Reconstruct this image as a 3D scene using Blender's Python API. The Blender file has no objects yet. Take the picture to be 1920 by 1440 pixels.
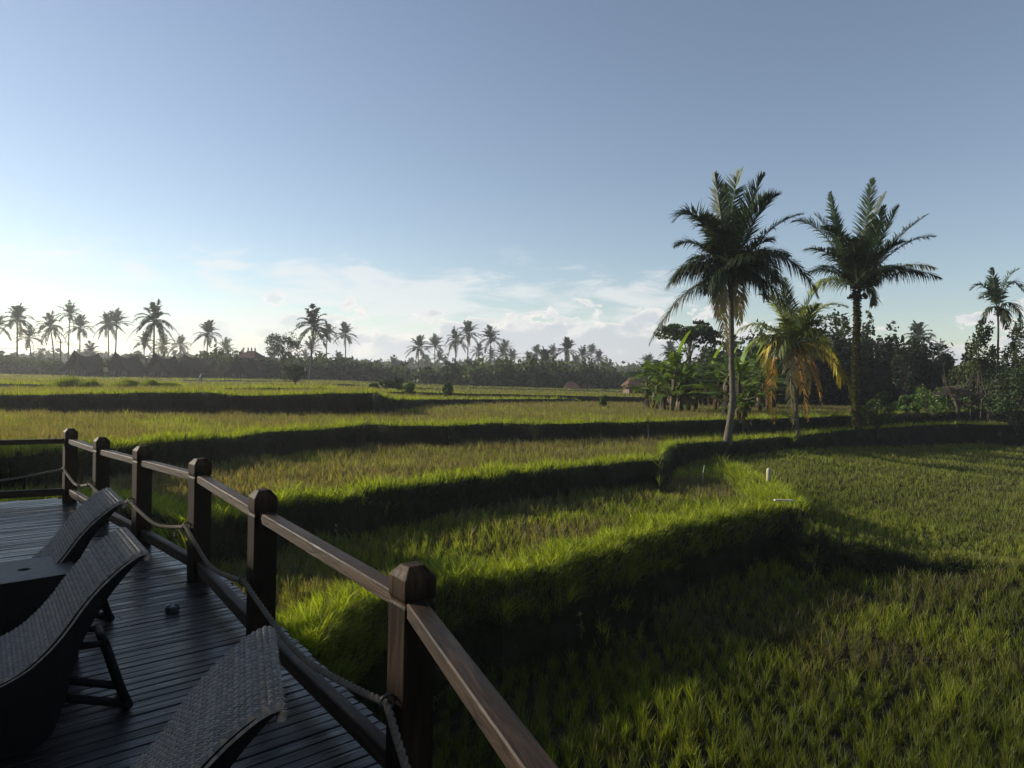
import bpy, math, random
import numpy as np
from mathutils import Matrix, Vector
S = bpy.context.scene; COL = S.collection
# ------------------------------------------------------------------ camera
FPX = 1330.0; EYE = 1.7
PIT = math.atan(20/1330); ROL = math.atan(.0227)
R0 = np.array([1, 0, 0.]); U0 = np.array([0, math.sin(PIT), math.cos(PIT)]); FW = np.array([0, math.cos(PIT), -math.sin(PIT)])
CR = math.cos(ROL)*R0 + math.sin(ROL)*U0; CU = -math.sin(ROL)*R0 + math.cos(ROL)*U0
CP = np.array([0, 0, EYE])
cam = bpy.data.objects.new('camera', bpy.data.cameras.new('camera')); COL.objects.link(cam)
m = Matrix.Identity(4)
for i in range(3):
    m[i][0] = CR[i]; m[i][1] = CU[i]; m[i][2] = -FW[i]; m[i][3] = CP[i]
cam.matrix_world = m
cam.data.sensor_width = 36; cam.data.lens = FPX/1920*36; cam.data.clip_end = 5000; cam.data.clip_start = .05
S.camera = cam
# ------------------------------------------------------------------ sun, sky, exposure
SUN_AZ = math.radians(70)      # to the left of the view direction
SUN_EL = math.radians(17.5)
sd = Vector((-math.sin(SUN_AZ)*math.cos(SUN_EL), math.cos(SUN_AZ)*math.cos(SUN_EL), math.sin(SUN_EL)))
sun = bpy.data.objects.new('sun', bpy.data.lights.new('sun', 'SUN')); COL.objects.link(sun)
sun.data.energy = 5.0; sun.data.angle = math.radians(.5); sun.data.color = (1, .9, .74)
sun.rotation_euler = sd.to_track_quat('Z', 'Y').to_euler()
W = bpy.data.worlds.new("World"); S.world = W; W.use_nodes = True
nt = W.node_tree; nt.nodes.clear()
def N(nt, t, **kw):
    n = nt.nodes.new(t)
    for k, v in kw.items():
        if k == 'op': n.operation = v
        elif k.startswith('i_'):
            key = k[2:]; n.inputs[int(key) if key.isdigit() else key.replace('_', ' ')].default_value = v
        else: setattr(n, k, v)
    return n
def L(nt, a, ao, b, bi): nt.links.new(a.outputs[ao], b.inputs[bi])
sky = N(nt, 'ShaderNodeTexSky', sky_type='NISHITA', sun_disc=False, sun_elevation=SUN_EL, sun_rotation=-SUN_AZ,
        altitude=200, air_density=1.0, dust_density=.22, ozone_density=1.6)
hs = N(nt, 'ShaderNodeHueSaturation'); hs.inputs['Saturation'].default_value = .84; hs.inputs['Hue'].default_value = .504; nt.links.new(sky.outputs[0], hs.inputs['Color'])
def M(nt, op, a, b=None, c=None, clamp=False):
    n = nt.nodes.new('ShaderNodeMath'); n.operation = op; n.use_clamp = clamp
    for i, v in enumerate((a, b, c)):
        if v is None: continue
        if isinstance(v, (int, float)): n.inputs[i].default_value = v
        else: nt.links.new(v, n.inputs[i])
    return n.outputs[0]
tc = N(nt, 'ShaderNodeTexCoord'); sep = N(nt, 'ShaderNodeSeparateXYZ'); L(nt, tc, 'Generated', sep, 0)
az = M(nt, 'ARCTAN2', sep.outputs[0], sep.outputs[1]); el = M(nt, 'ARCSINE', sep.outputs[2])
def rng_map(v, a, b, c=0., d=1.):
    n = nt.nodes.new('ShaderNodeMapRange'); n.interpolation_type = 'SMOOTHSTEP'
    n.inputs[1].default_value = a; n.inputs[2].default_value = b; n.inputs[3].default_value = c; n.inputs[4].default_value = d
    nt.links.new(v, n.inputs[0]); return n.outputs[0]
def noise(nt, vec, scale, detail=6, rough=.55, dist=0.):
    n = N(nt, 'ShaderNodeTexNoise'); n.inputs['Scale'].default_value = scale; n.inputs['Detail'].default_value = detail
    n.inputs['Roughness'].default_value = rough; n.inputs['Distortion'].default_value = dist
    if vec is not None: nt.links.new(vec, n.inputs['Vector'])
    return n.outputs[0]
def comb(nt, a, b, c=0.):
    n = nt.nodes.new('ShaderNodeCombineXYZ')
    for i, v in enumerate((a, b, c)):
        if isinstance(v, (int, float)): n.inputs[i].default_value = v
        else: nt.links.new(v, n.inputs[i])
    return n.outputs[0]
# wispy upper layer: long streaks, and cumulus heads low over the horizon
v1 = comb(nt, M(nt, 'MULTIPLY', az, 5.), M(nt, 'MULTIPLY', el, 19.), .3)
n1 = noise(nt, v1, 1.5, 9, .6, .35)
band = M(nt, 'MULTIPLY', rng_map(el, .175, .11), rng_map(az, .33, -.02))
band = M(nt, 'MULTIPLY', band, rng_map(az, -.62, -.2))
c1 = rng_map(M(nt, 'ADD', n1, M(nt, 'MULTIPLY', band, .17)), .54, .72)
c1 = M(nt, 'MULTIPLY', M(nt, 'MULTIPLY', c1, rng_map(el, .185, .13)), .62)
v2 = comb(nt, M(nt, 'MULTIPLY', az, 7.), M(nt, 'MULTIPLY', el, 13.), 4.7)
n2 = noise(nt, v2, 2.1, 7, .52, .1)
top = M(nt, 'ADD', M(nt, 'MULTIPLY', n2, .24), -.040)
top = M(nt, 'SUBTRACT', top, M(nt, 'MULTIPLY', M(nt, 'ABSOLUTE', M(nt, 'SUBTRACT', az, .1)), .045))
d2 = M(nt, 'SUBTRACT', top, el)
c2 = M(nt, 'MULTIPLY', rng_map(d2, -.001, .007), rng_map(az, -.6, -.1, .15, .8))
n3 = noise(nt, v2, 5.5, 5, .6)
shade = M(nt, 'MULTIPLY', rng_map(d2, .03, .0), rng_map(n3, .35, .65, .6, 1.))
colA = N(nt, 'ShaderNodeMix', data_type='RGBA'); colA.inputs['A'].default_value = (4.4, 4.7, 5.2, 1); colA.inputs['B'].default_value = (7.6, 7.2, 6.7, 1)
nt.links.new(shade, colA.inputs['Factor'])
mx1 = N(nt, 'ShaderNodeMix', data_type='RGBA'); nt.links.new(c1, mx1.inputs['Factor']); L(nt, hs, 0, mx1, 'A'); mx1.inputs['B'].default_value = (6.5, 6.5, 6.5, 1)
mx2 = N(nt, 'ShaderNodeMix', data_type='RGBA'); nt.links.new(c2, mx2.inputs['Factor']); nt.links.new(mx1.outputs['Result'], mx2.inputs['A']); nt.links.new(colA.outputs['Result'], mx2.inputs['B'])
bg = N(nt, 'ShaderNodeBackground'); bg.inputs[1].default_value = .085
nt.links.new(mx2.outputs['Result'], bg.inputs[0])
out = N(nt, 'ShaderNodeOutputWorld'); L(nt, bg, 0, out, 0)
S.view_settings.view_transform = 'Standard'; S.view_settings.look = 'None'; S.view_settings.gamma = 1
S.view_settings.exposure = 0.72; S.view_settings.use_curve_mapping = False
S.render.engine = 'CYCLES'
S.cycles.max_bounces = 6; S.cycles.diffuse_bounces = 2; S.cycles.glossy_bounces = 2; S.cycles.transmission_bounces = 4
S.cycles.transparent_max_bounces = 4; S.cycles.volume_bounces = 0; S.cycles.use_denoising = True
rs = np.random.default_rng(7); random.seed(7)
# ------------------------------------------------------------------ helpers
def ray(x, y): return FW + (x-960)/FPX*CR - (y-720)/FPX*CU
def at_z(x, y, z): d = ray(x, y); return CP + d*((z-EYE)/d[2])
def at_y(x, y, Y): d = ray(x, y); return CP + d*(Y/d[1])
def horizon(x): return 700 + (x-960)*.0227
def tag(o, label=None, cat=None, group=None, kind=None):
    if label: o['label'] = label
    if cat: o['category'] = cat
    if group: o['group'] = group
    if kind: o['kind'] = kind
    return o
def empty(name, loc, rz=0, **kw):
    o = bpy.data.objects.new(name, None); COL.objects.link(o); o.location = loc; o.rotation_euler = (0, 0, rz)
    o.empty_display_size = .2
    return tag(o, **kw)
class G:
    "collects vertices and polygons for ONE mesh"
    def __init__(s): s.v = []; s.f = {3: [], 4: []}; s.t = []; s.n = 0
    def add(s, v, q=None, t=None, tint=(1, 1, 1)):
        v = np.asarray(v, float).reshape(-1, 3)
        if q is not None and len(q): s.f[4].append(np.asarray(q, int).reshape(-1, 4)+s.n)
        if t is not None and len(t): s.f[3].append(np.asarray(t, int).reshape(-1, 3)+s.n)
        tint = np.asarray(tint, float)
        if tint.ndim == 1: tint = np.tile(tint, (len(v), 1))
        s.v.append(v); s.t.append(tint); s.n += len(v); return s
    def mesh(s, name, mat, smooth=False):
        v = np.concatenate(s.v); t = np.concatenate(s.t)
        me = bpy.data.meshes.new(name)
        parts = [np.concatenate(s.f[k]) for k in (3, 4) if s.f[k]]
        loops = np.concatenate([p.ravel() for p in parts])
        tot = np.concatenate([np.full(len(p), p.shape[1]) for p in parts])
        st = np.concatenate([[0], np.cumsum(tot)[:-1]])
        me.vertices.add(len(v)); me.vertices.foreach_set('co', v.astype(np.float32).ravel())
        me.loops.add(len(loops)); me.loops.foreach_set('vertex_index', loops.astype(np.int32))
        me.polygons.add(len(tot)); me.polygons.foreach_set('loop_start', st.astype(np.int32)); me.polygons.foreach_set('loop_total', tot.astype(np.int32))
        me.polygons.foreach_set('use_smooth', np.full(len(tot), smooth))
        a = me.color_attributes.new('tint', 'FLOAT_COLOR', 'POINT')
        a.data.foreach_set('color', np.concatenate([t, np.ones((len(t), 1))], 1).astype(np.float32).ravel())
        me.update(calc_edges=True); me.validate(); me.materials.append(mat)
        return me
    def obj(s, name, mat, parent=None, smooth=False, loc=None, rz=0, **kw):
        o = bpy.data.objects.new(name, s.mesh(name, mat, smooth)); COL.objects.link(o)
        if parent is not None: o.parent = parent
        if loc is not None: o.location = loc
        o.rotation_euler = (0, 0, rz)
        return tag(o, **kw)
def nrm(v): v = np.asarray(v, float); return v/np.maximum(np.linalg.norm(v, axis=-1, keepdims=True), 1e-9)
def tube(g, P, r, n=8, tint=(1, 1, 1), cap=True, squash=1.):
    P = np.asarray(P, float); r = np.broadcast_to(r, (len(P),)); T = nrm(np.gradient(P, axis=0))
    ref = np.array([0, 1, 0.]) if abs(T[:, 2]).mean() > .6 else np.array([0, 0, 1.])
    A = nrm(np.cross(T, ref)); B = np.cross(T, A)
    th = np.arange(n)/n*2*math.pi
    V = P[:, None]+(A[:, None]*np.cos(th)[None, :, None]+B[:, None]*np.sin(th)[None, :, None]*squash)*r[:, None, None]
    i = np.arange(len(P)-1)[:, None]*n; j = np.arange(n)[None]; k = (j+1) % n
    q = np.stack([i+j, i+k, i+n+k, i+n+j], -1).reshape(-1, 4)
    V = V.reshape(-1, 3); t = None
    if cap:
        c0 = len(V); V = np.concatenate([V, P[:1], P[-1:]]); jj = np.arange(n); kk = (jj+1) % n; b = (len(P)-1)*n
        t = np.concatenate([np.stack([kk, jj, np.full(n, c0)], 1), np.stack([b+jj, b+kk, np.full(n, c0+1)], 1)])
    if np.ndim(tint) == 2: tint = np.concatenate([np.repeat(tint, n, 0), tint[:1], tint[-1:]]) if cap else np.repeat(tint, n, 0)
    return g.add(V, q, t, tint)
def box(g, lo, hi, tint=(1, 1, 1), ax=None, o=(0, 0, 0), bev=0.):
    lo = np.array(lo, float); hi = np.array(hi, float)
    if bev:
        V = []; Q = []
        # box with chamfered long edges: three nested rings along x
        b = bev; y0, z0 = lo[1:]; y1, z1 = hi[1:]
        ring = [(y0+b, z0), (y1-b, z0), (y1, z0+b), (y1, z1-b), (y1-b, z1), (y0+b, z1), (y0, z1-b), (y0, z0+b)]
        V = [(x, y, z) for x in (lo[0], hi[0]) for (y, z) in ring]
        Q = [(i, (i+1) % 8, 8+(i+1) % 8, 8+i) for i in range(8)]
        Q += [(0, 7, 2, 1), (7, 6, 3, 2), (6, 5, 4, 3), (8, 9, 10, 15), (15, 10, 11, 14), (14, 11, 12, 13)]
        V = np.array(V)
    else:
        V = np.array([(x, y, z) for x in (lo[0], hi[0]) for y in (lo[1], hi[1]) for z in (lo[2], hi[2])])
        Q = [(0, 1, 3, 2), (4, 6, 7, 5), (0, 4, 5, 1), (2, 3, 7, 6), (0, 2, 6, 4), (1, 5, 7, 3)]
    if ax is not None: V = V@np.array(ax)
    return g.add(V+np.array(o), Q, None, tint)
def beam(g, a, b, w, h, tint=(1, 1, 1), bev=.004):
    "bar from a to b; a,b on the centre of its top face"
    a = np.array(a, float); b = np.array(b, float); x = nrm(b-a); y = nrm(np.cross([0, 0, 1], x)); z = np.cross(x, y)
    return box(g, (0, -w/2, -h), (np.linalg.norm(b-a), w/2, 0), tint, ax=[x, y, z], o=a, bev=bev)
def lathe(g, prof, n=24, o=(0, 0, 0), tint=(1, 1, 1)):
    prof = np.array(prof, float); th = np.arange(n)/n*2*math.pi
    V = np.stack([prof[:, None, 0]*np.cos(th), prof[:, None, 0]*np.sin(th), np.repeat(prof[:, 1:2], n, 1)], -1).reshape(-1, 3)
    i = np.arange(len(prof)-1)[:, None]*n; j = np.arange(n)[None]; k = (j+1) % n
    return g.add(V+np.array(o), np.stack([i+j, i+k, i+n+k, i+n+j], -1).reshape(-1, 4), None, tint)
# ------------------------------------------------------------------ materials
def new_mat(name):
    m = bpy.data.materials.new(name); m.use_nodes = True; m.node_tree.nodes.clear(); return m, m.node_tree
def leaf_mat(name, trans=.45, gloss=.06, rough=.5, tcol=(1.15, 1.1, .5)):
    m, nt = new_mat(name)
    a = N(nt, 'ShaderNodeAttribute', attribute_name='tint'); g = N(nt, 'ShaderNodeNewGeometry')
    d = N(nt, 'ShaderNodeBsdfDiffuse'); t = N(nt, 'ShaderNodeBsdfTranslucent'); s = N(nt, 'ShaderNodeBsdfGlossy'); s.inputs['Roughness'].default_value = rough
    s.inputs['Color'].default_value = (.9, .95, 1, 1)
    mul = N(nt, 'ShaderNodeMix', data_type='RGBA', blend_type='MULTIPLY'); mul.inputs['Factor'].default_value = 1
    L(nt, a, 0, mul, 'A'); mul.inputs['B'].default_value = (*tcol, 1)
    L(nt, a, 0, d, 0); nt.links.new(mul.outputs['Result'], t.inputs[0])
    m1 = N(nt, 'ShaderNodeMixShader'); m1.inputs[0].default_value = trans; L(nt, d, 0, m1, 1); L(nt, t, 0, m1, 2)
    m2 = N(nt, 'ShaderNodeMixShader'); m2.inputs[0].default_value = gloss; L(nt, m1, 0, m2, 1); L(nt, s, 0, m2, 2)
    o = N(nt, 'ShaderNodeOutputMaterial'); L(nt, m2, 0, o, 0); return m
def surf_mat(name, c1, c2, scale=4., stretch=(1, 1, 1), rough=(.5, .8), bump=.3, detail=6, use_tint=True, spec=.4, dist=.3, wave=None, bdist=.01):
    m, nt = new_mat(name)
    tc = N(nt, 'ShaderNodeTexCoord'); mp = N(nt, 'ShaderNodeMapping'); mp.inputs['Scale'].default_value = stretch
    L(nt, tc, 'Object', mp, 0)
    n = N(nt, 'ShaderNodeTexNoise'); n.inputs['Scale'].default_value = scale; n.inputs['Detail'].default_value = detail; n.inputs['Roughness'].default_value = .6
    n.inputs['Distortion'].default_value = dist; L(nt, mp, 0, n, 'Vector')
    r = N(nt, 'ShaderNodeMapRange'); r.inputs[1].default_value = .3; r.inputs[2].default_value = .7; L(nt, n, 0, r, 0)
    mx = N(nt, 'ShaderNodeMix', data_type='RGBA'); mx.inputs['A'].default_value = (*c1, 1); mx.inputs['B'].default_value = (*c2, 1); L(nt, r, 0, mx, 'Factor')
    p = N(nt, 'ShaderNodeBsdfPrincipled'); p.inputs['Specular IOR Level'].default_value = spec
    col = mx.outputs['Result']
    if use_tint:
        a = N(nt, 'ShaderNodeAttribute', attribute_name='tint'); mu = N(nt, 'ShaderNodeMix', data_type='RGBA', blend_type='MULTIPLY'); mu.inputs['Factor'].default_value = 1
        nt.links.new(col, mu.inputs['A']); L(nt, a, 0, mu, 'B'); col = mu.outputs['Result']
    nt.links.new(col, p.inputs['Base Color'])
    n2 = N(nt, 'ShaderNodeTexNoise'); n2.inputs['Scale'].default_value = scale*.35; n2.inputs['Detail'].default_value = 4; L(nt, mp, 0, n2, 'Vector')
    rr = N(nt, 'ShaderNodeMapRange'); rr.inputs[1].default_value = .35; rr.inputs[2].default_value = .65; rr.inputs[3].default_value = rough[0]; rr.inputs[4].default_value = rough[1]
    L(nt, n2, 0, rr, 0); L(nt, rr, 0, p, 'Roughness')
    b = N(nt, 'ShaderNodeBump'); b.inputs['Strength'].default_value = bump; b.inputs['Distance'].default_value = bdist; L(nt, n, 0, b, 'Height'); L(nt, b, 0, p, 'Normal')
    o = N(nt, 'ShaderNodeOutputMaterial'); L(nt, p, 0, o, 0); return m
M_GRASS = leaf_mat('grass_blades', .55, .012, .6, (1.25, 1.25, .42))
M_PALM = leaf_mat('palm_leaf', .3, .035, .55, (1.2, 1.15, .4))
M_LEAF = leaf_mat('broad_leaf', .25, .015, .6, (1.2, 1.15, .4))
M_BANANA = leaf_mat('banana_leaf', .45, .03, .42, (1.2, 1.15, .4))
M_GROUND = surf_mat('field_soil', (.006, .008, .003), (.018, .014, .007), 1.7, bump=.5, rough=(.85, .95), spec=.15, bdist=.05)
M_DECK = surf_mat('deck_boards', (.003, .003, .003), (.020, .0185, .0165), 7., (.35, 5, 5), rough=(.20, .50), bump=.35, spec=.30, dist=.8)
M_WOOD = surf_mat('railing_wood', (.004, .003, .002), (.046, .027, .015), 22., (.12, 1, 1), rough=(.45, .7), bump=.6, spec=.16, dist=1.2)
M_POST = surf_mat('post_wood', (.002, .0015, .001), (.022, .013, .007), 22., (1, 1, .12), rough=(.55, .8), bump=.6, spec=.07, dist=1.2)
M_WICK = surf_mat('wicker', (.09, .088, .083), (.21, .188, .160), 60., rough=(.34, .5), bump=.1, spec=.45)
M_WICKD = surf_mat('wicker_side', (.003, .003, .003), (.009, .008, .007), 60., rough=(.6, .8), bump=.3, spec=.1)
M_ROPE = surf_mat('rope', (.07, .06, .045), (.15, .128, .095), 90., rough=(.8, .95), bump=.3, spec=.15)
M_METAL = surf_mat('dark_metal', (.015, .015, .015), (.03, .028, .026), 20., rough=(.4, .6), bump=.1, spec=.5)
M_TRUNK = surf_mat('palm_trunk', (.035, .031, .024), (.125, .11, .085), 9., (1, 1, 2.2), rough=(.8, .95), bump=.7, spec=.15, bdist=.02)
M_BARK = surf_mat('bark', (.03, .025, .018), (.10, .083, .062), 8., (1, 1, .4), rough=(.8, .95), bump=.6, spec=.15, bdist=.02)
M_THATCH = surf_mat('thatch', (.012, .010, .008), (.035, .029, .023), 3., (1, 1, .3), rough=(.85, .95), bump=.6, spec=.1, bdist=.03)
M_TILE = surf_mat('roof_tile', (.045, .022, .017), (.085, .038, .028), 3., rough=(.7, .9), bump=.4, spec=.2, bdist=.03)
M_WALL = surf_mat('timber_wall', (.03, .022, .015), (.08, .057, .04), 3., (1, 1, .3), rough=(.7, .9), bump=.3, spec=.2)
M_PLAIN = surf_mat('painted', (.30, .29, .22), (.42, .41, .32), 12., rough=(.5, .7), bump=.1, spec=.3)
# ------------------------------------------------------------------ terraces: each lip is (photo x, photo y, depth or None, drop below the eye)
def lip(pts, D=None):
    t, Y, DD = [], [], []
    for p in pts:
        if D is not None: P = at_z(p[0], p[1], EYE-D)
        else: P = at_y(p[0], p[1], p[2])
        t.append(P[0]/P[1]); Y.append(P[1]); DD.append(EYE-P[2])
    o = np.argsort(t); return np.array(t)[o], np.array(Y)[o], np.array(DD)[o]
BIG = 900.
TER = [
 # lip, slope beyond, steepness, wobble
 (lip([(-60, 1400), (300, 1330), (480, 1262), (600, 1200), (650, 1172), (720, 1140), (830, 1110), (941, 1097), (1032, 1073), (1122, 1046), (1213, 1012), (1334, 980), (1400, 965), (1480, 957), (1500, 960)], 3.45), 0, 1.9, .20),
 (lip([(1440, 968, 18.9), (1490, 975, 18.3), (1540, 1000, 17.5), (1600, 1020, 17.1), (1700, 1043, 17.0), (1800, 1058, 16.9), (1925, 1070, 16.8), (2100, 1090, 16.3)]), -.028, .8, .12),
 (lip([(-100, 962), (100, 958), (200, 955), (279, 972), (358, 995), (400, 985), (470, 972), (527, 955), (633, 943), (760, 925), (860, 908), (950, 897), (1050, 885), (1150, 874), (1200, 870), (1236, 868), (1250, 852), (1258, 840), (1290, 835), (1355, 832), (1487, 822), (1558, 813), (1700, 802), (1800, 797), (1900, 800), (2050, 805)], 2.80), 0, 2.1, .18),
 (lip([(-100, 872), (0, 866), (130, 855), (270, 841), (400, 828), (506, 816), (603, 810), (687, 801), (760, 803), (840, 803), (940, 797), (1002, 800), (1090, 797), (1180, 795), (1364, 790), (1500, 786), (1600, 782), (1800, 774), (2050, 772)], 2.15), .008, 2.1, .16),
]
def lip_r(pts): return lip([(a, b, c*(1.14 if c < 36 else 1.27 if c < 70 else 1.12 if c < 90 else 1.0)) for a, b, c in pts])
TER += [
 (lip_r([(-100, 745, 28), (0, 745, 28), (100, 743, 28), (225, 741, 28.5), (390, 739, 29), (430, 744, 29), (500, 745, 29.5), (625, 741, 30), (700, 740, 31), (732, 753, 34), (795, 752, 36), (880, 751, 40), (1075, 750, 48), (1100, 757, 50), (1500, 764, 50), (2050, 770, 50)]), .015, 2.2, .12),
 (lip_r([(-100, 722, 38), (0, 722, 38), (335, 727, 37), (350, 730, 37), (617, 730, 37), (640, 735, 40), (760, 737, 46), (2050, 765, 60)]), .012, 2, .1),
 (lip_r([(-100, 716, 60), (300, 719, 60), (430, 720, 60), (650, 721, 62), (700, 726, 64), (778, 727, 64), (870, 733, 72), (1040, 741, 84), (1207, 742, 84), (1250, 748, 84), (2050, 765, 90)]), .009, 2, .1),
 (lip_r([(-100, 709, 90), (300, 713, 92), (480, 714, 95), (650, 719, 95), (720, 723, 95), (887, 728, 100), (1175, 734, 105), (1300, 742, 105), (2050, 756, 105)]), .004, 2, .1),
]
ZF0 = EYE-4.5
def _n(x, y, s, seed):
    "cheap smooth noise"
    return (np.sin(x*s*1.0+seed)*np.cos(y*s*1.3+seed*2.1)+.6*np.sin(x*s*2.3+y*s*1.1+seed*3.3)+.4*np.cos(y*s*3.7-x*s*2.9+seed*.7))/2
def terrain(X, Y):
    "height, terrace index, distance inside its lip"
    X = np.asarray(X, float); Y = np.asarray(Y, float)
    z = np.full(X.shape, ZF0)+.03*_n(X, Y, 1.1, 1)
    idx = np.zeros(X.shape, int); ins = np.full(X.shape, 9.)
    Yc = np.maximum(Y, .5); t = X/Yc
    for k, ((lt, lY, lD), slope, steep, wob) in enumerate(TER):
        Yl = np.interp(t, lt, lY); Dl = np.interp(t, lt, lD)
        dt = 1e-3; dY = (np.interp(t+dt, lt, lY)-np.interp(t-dt, lt, lY))/(2*dt)
        gx = -dY/Yc; gy = 1+dY*t/Yc; gn = np.clip(np.sqrt(gx*gx+gy*gy), .5, 6)
        s = (Yc-Yl)/gn + wob*_n(X, Y, 1.7, k*1.9+2)*(1+Yc*.012) + .6*wob*_n(X, Y, 4.1, k+5) + .25*wob*_n(X, Y, 9.3, k+7)
        if k == 0: # right end of this terrace falls to the neighbouring field
            s = np.minimum(s, (lt[-1]-.010*(Yc-Yl)-t)*Yc*.9)
        zt = EYE-Dl
        zi = zt - slope*np.clip(Yc-Yl, 0, 60 if slope >= 0 else 13) + .03*_n(X, Y, .9, k+3) + .09*np.exp(-(np.clip(s, 0, 9)/.45)**2)
        q_ = np.minimum(s, 0); zo = zt + .09 - steep*(1+.25*_n(X, Y, 2.6, k+8))*(np.sqrt(q_*q_+.12)-.346)
        zk = np.where(s > 0, zi, zo)
        up = zk > z
        idx = np.where(up, k+1, idx); ins = np.where(up, s, ins); z = np.where(up, zk, z)
    return z, idx, ins
def gz(x, y): return float(terrain(np.array([x]), np.array([y]))[0][0])
# ground sheet: polar grid, finer towards the front
ang = np.concatenate([np.radians(np.linspace(-180, -46, 40))[:-1], np.radians(np.linspace(-46, 46, 620)), np.radians(np.linspace(46, 180, 40))[1:]])
rad = np.concatenate([[0.], np.geomspace(3, 130, 640), np.geomspace(132, 1400, 40)])
A_, R_ = np.meshgrid(ang, rad); GX = R_*np.sin(A_); GY = R_*np.cos(A_)
GZ, GI, GS = terrain(GX, GY)
g = G(); nc = len(ang); i = np.arange(len(rad)-1)[:, None]*nc; j = np.arange(nc-1)[None]
g.add(np.stack([GX, GY, GZ], -1).reshape(-1, 3), np.stack([i+j, i+j+1, i+nc+j+1, i+nc+j], -1).reshape(-1, 4))
g.obj('ground', M_GROUND, smooth=True, kind='structure')
# ------------------------------------------------------------------ deck, railing
PX = np.array([(-5.42, 8.72), (-4.40, 7.62), (-3.46, 6.66), (-2.46, 5.62), (-1.47, 4.22), (-.37, 2.75), (.36, .85), (.9, -1.0), (1.2, -3.)])
PTOP = [.90, .915, .94, .97, .975, .95, .95, .95, .95]
bd = np.array([-.87, -.49]); PB = [PX[0]+bd*k*2.0 for k in (1, 2)]
def offs(pts, d):
    "offset polyline outward (to its left when walking towards the camera)"
    pts = np.array(pts); T = nrm(np.gradient(pts, axis=0)); Nn = np.stack([-T[:, 1], T[:, 0]], 1); return pts+Nn*d
out_e = offs(PX, .24); corner = PX[0]+nrm(PX[0]-PX[1])*.26-bd*.2
poly = np.array([corner+bd*9.5, corner]+list(out_e[1:-1])+[(1.2, -3.), (-9, -3.), (-13, 3.5)])
u = np.array([.75, .66]); w = np.array([-.66, .75])    # along a board, across the boards
def clip_line(off):
    lo, hi = -99, 99; n = len(poly); cen = poly.mean(0); p0 = w*off
    for a, b in zip(poly, np.roll(poly, -1, 0)):
        nn = np.array([-(b-a)[1], (b-a)[0]]);
        if nn@(cen-a) < 0: nn = -nn
        den = nn@u; num = nn@(a-p0)
        if abs(den) < 1e-9: continue
        t = num/den
        if den > 0: lo = max(lo, t)
        else: hi = min(hi, t)
    return lo, hi
deck = empty('wooden_deck', (0, 0, 0), math.atan2(u[1], u[0]), label='raised dark timber deck of narrow boards under the loungers', cat='deck')
g = G(); r = np.random.default_rng(3); pitch = .078; offv = (poly@w); a0 = offv.min(); k = 0
while a0+k*pitch < offv.max():
    o = a0+k*pitch; lo, hi = clip_line(o+pitch/2); k += 1
    if hi-lo < .05: continue
    cuts = [lo+r.uniform(-.006, .006)]; c = lo+r.uniform(.8, 3.4)
    while c < hi-.6: cuts.append(c); c += r.choice([2.4, 3.0, 3.6])
    cuts.append(hi+r.uniform(-.012, .012))
    for c0, c1 in zip(cuts[:-1], cuts[1:]):
        v = r.uniform(.6, 1.35); dz = r.uniform(-.0018, .0012); tn = np.array([1, 1, 1.02])*v
        box(g, (c0+.0012, o+.004, -.03+dz), (c1-.0012, o+pitch-.004, dz), tn*np.array([1+r.uniform(-.06, .08), 1, 1]), bev=.003)
g.obj('boards', M_DECK, deck)
Rm = np.array([[u[0], u[1]], [w[0], w[1]]])
def dl(p): return Rm@np.array(p)          # world -> deck-local
g = G()
eo = offs(PX, .17)
for a, b in zip(eo[:-1], eo[1:]): a, b = dl(a), dl(b); beam(g, (*a, -.036), (*b, -.036), .05, .2)
a, b = dl(corner-bd*(-.15)+np.array([-.02, -.08])), dl(corner+bd*9); beam(g, (*a, -.036), (*b, -.036), .05, .2)
for q in range(-10, 12): # joists across the boards
    xx = q*1.1; ys = [y for y in np.arange(offv.min(), offv.max(), .1) if clip_line(y)[0]+.3 < xx < clip_line(y)[1]-.3]
    if len(ys) > 3: beam(g, (xx, ys[0], -.036), (xx, ys[-1], -.036), .06, .14)
g.obj('edge_beam', M_WOOD, deck)
for p in list(offs(PX[:7:1], .05))+[PX[0]+bd*2.5, PX[0]+bd*5]:
    q = dl(p); zb = gz(p[0], p[1])-.3; g = G(); tube(g, [(q[0], q[1], zb), (q[0], q[1], -.24)], .085, 10); g.obj('stilt', M_WOOD, deck)
rail = empty('wooden_railing', (*PX[3], 0), label='dark timber railing of chamfered posts and square rails round the deck edge', cat='railing')
def rl(p, z): return np.array([p[0]-PX[3][0], p[1]-PX[3][1], z])
def post(p, h, ang, s=.068):
    g = G(); z0 = -.0
    lv = [(0, s), (h-.150, s), (h-.143, s-.006), (h-.130, s-.006), (h-.121, s), (h-.042, s), (h, s-.034)]
    V = np.array([(x*sx, x*sy, z) for z, x in lv for sx, sy in ((-1, -1), (1, -1), (1, 1), (-1, 1))])
    Q = [(4*i+j, 4*i+(j+1) % 4, 4*i+4+(j+1) % 4, 4*i+4+j) for i in range(len(lv)-1) for j in range(4)]+[(24, 25, 26, 27), (3, 2, 1, 0)]
    tn = np.ones((28, 3))*random.uniform(.8, 1.15); tn[20:] *= 3.2; tn[8:16] *= 2.2; g.add(V, Q, None, tn)   # sunlight on cap and groove painted into the tint
    o = g.obj('post', M_POST, rail, loc=tuple(rl(p, z0)), rz=ang)
    b = o.modifiers.new('bevel', 'BEVEL'); b.width = .004; b.segments = 2; b.limit_method = 'ANGLE'
    return o
allp = [PB[1], PB[0]]+list(PX[:8]); tops = [.9, .9]+PTOP[:8]
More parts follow.
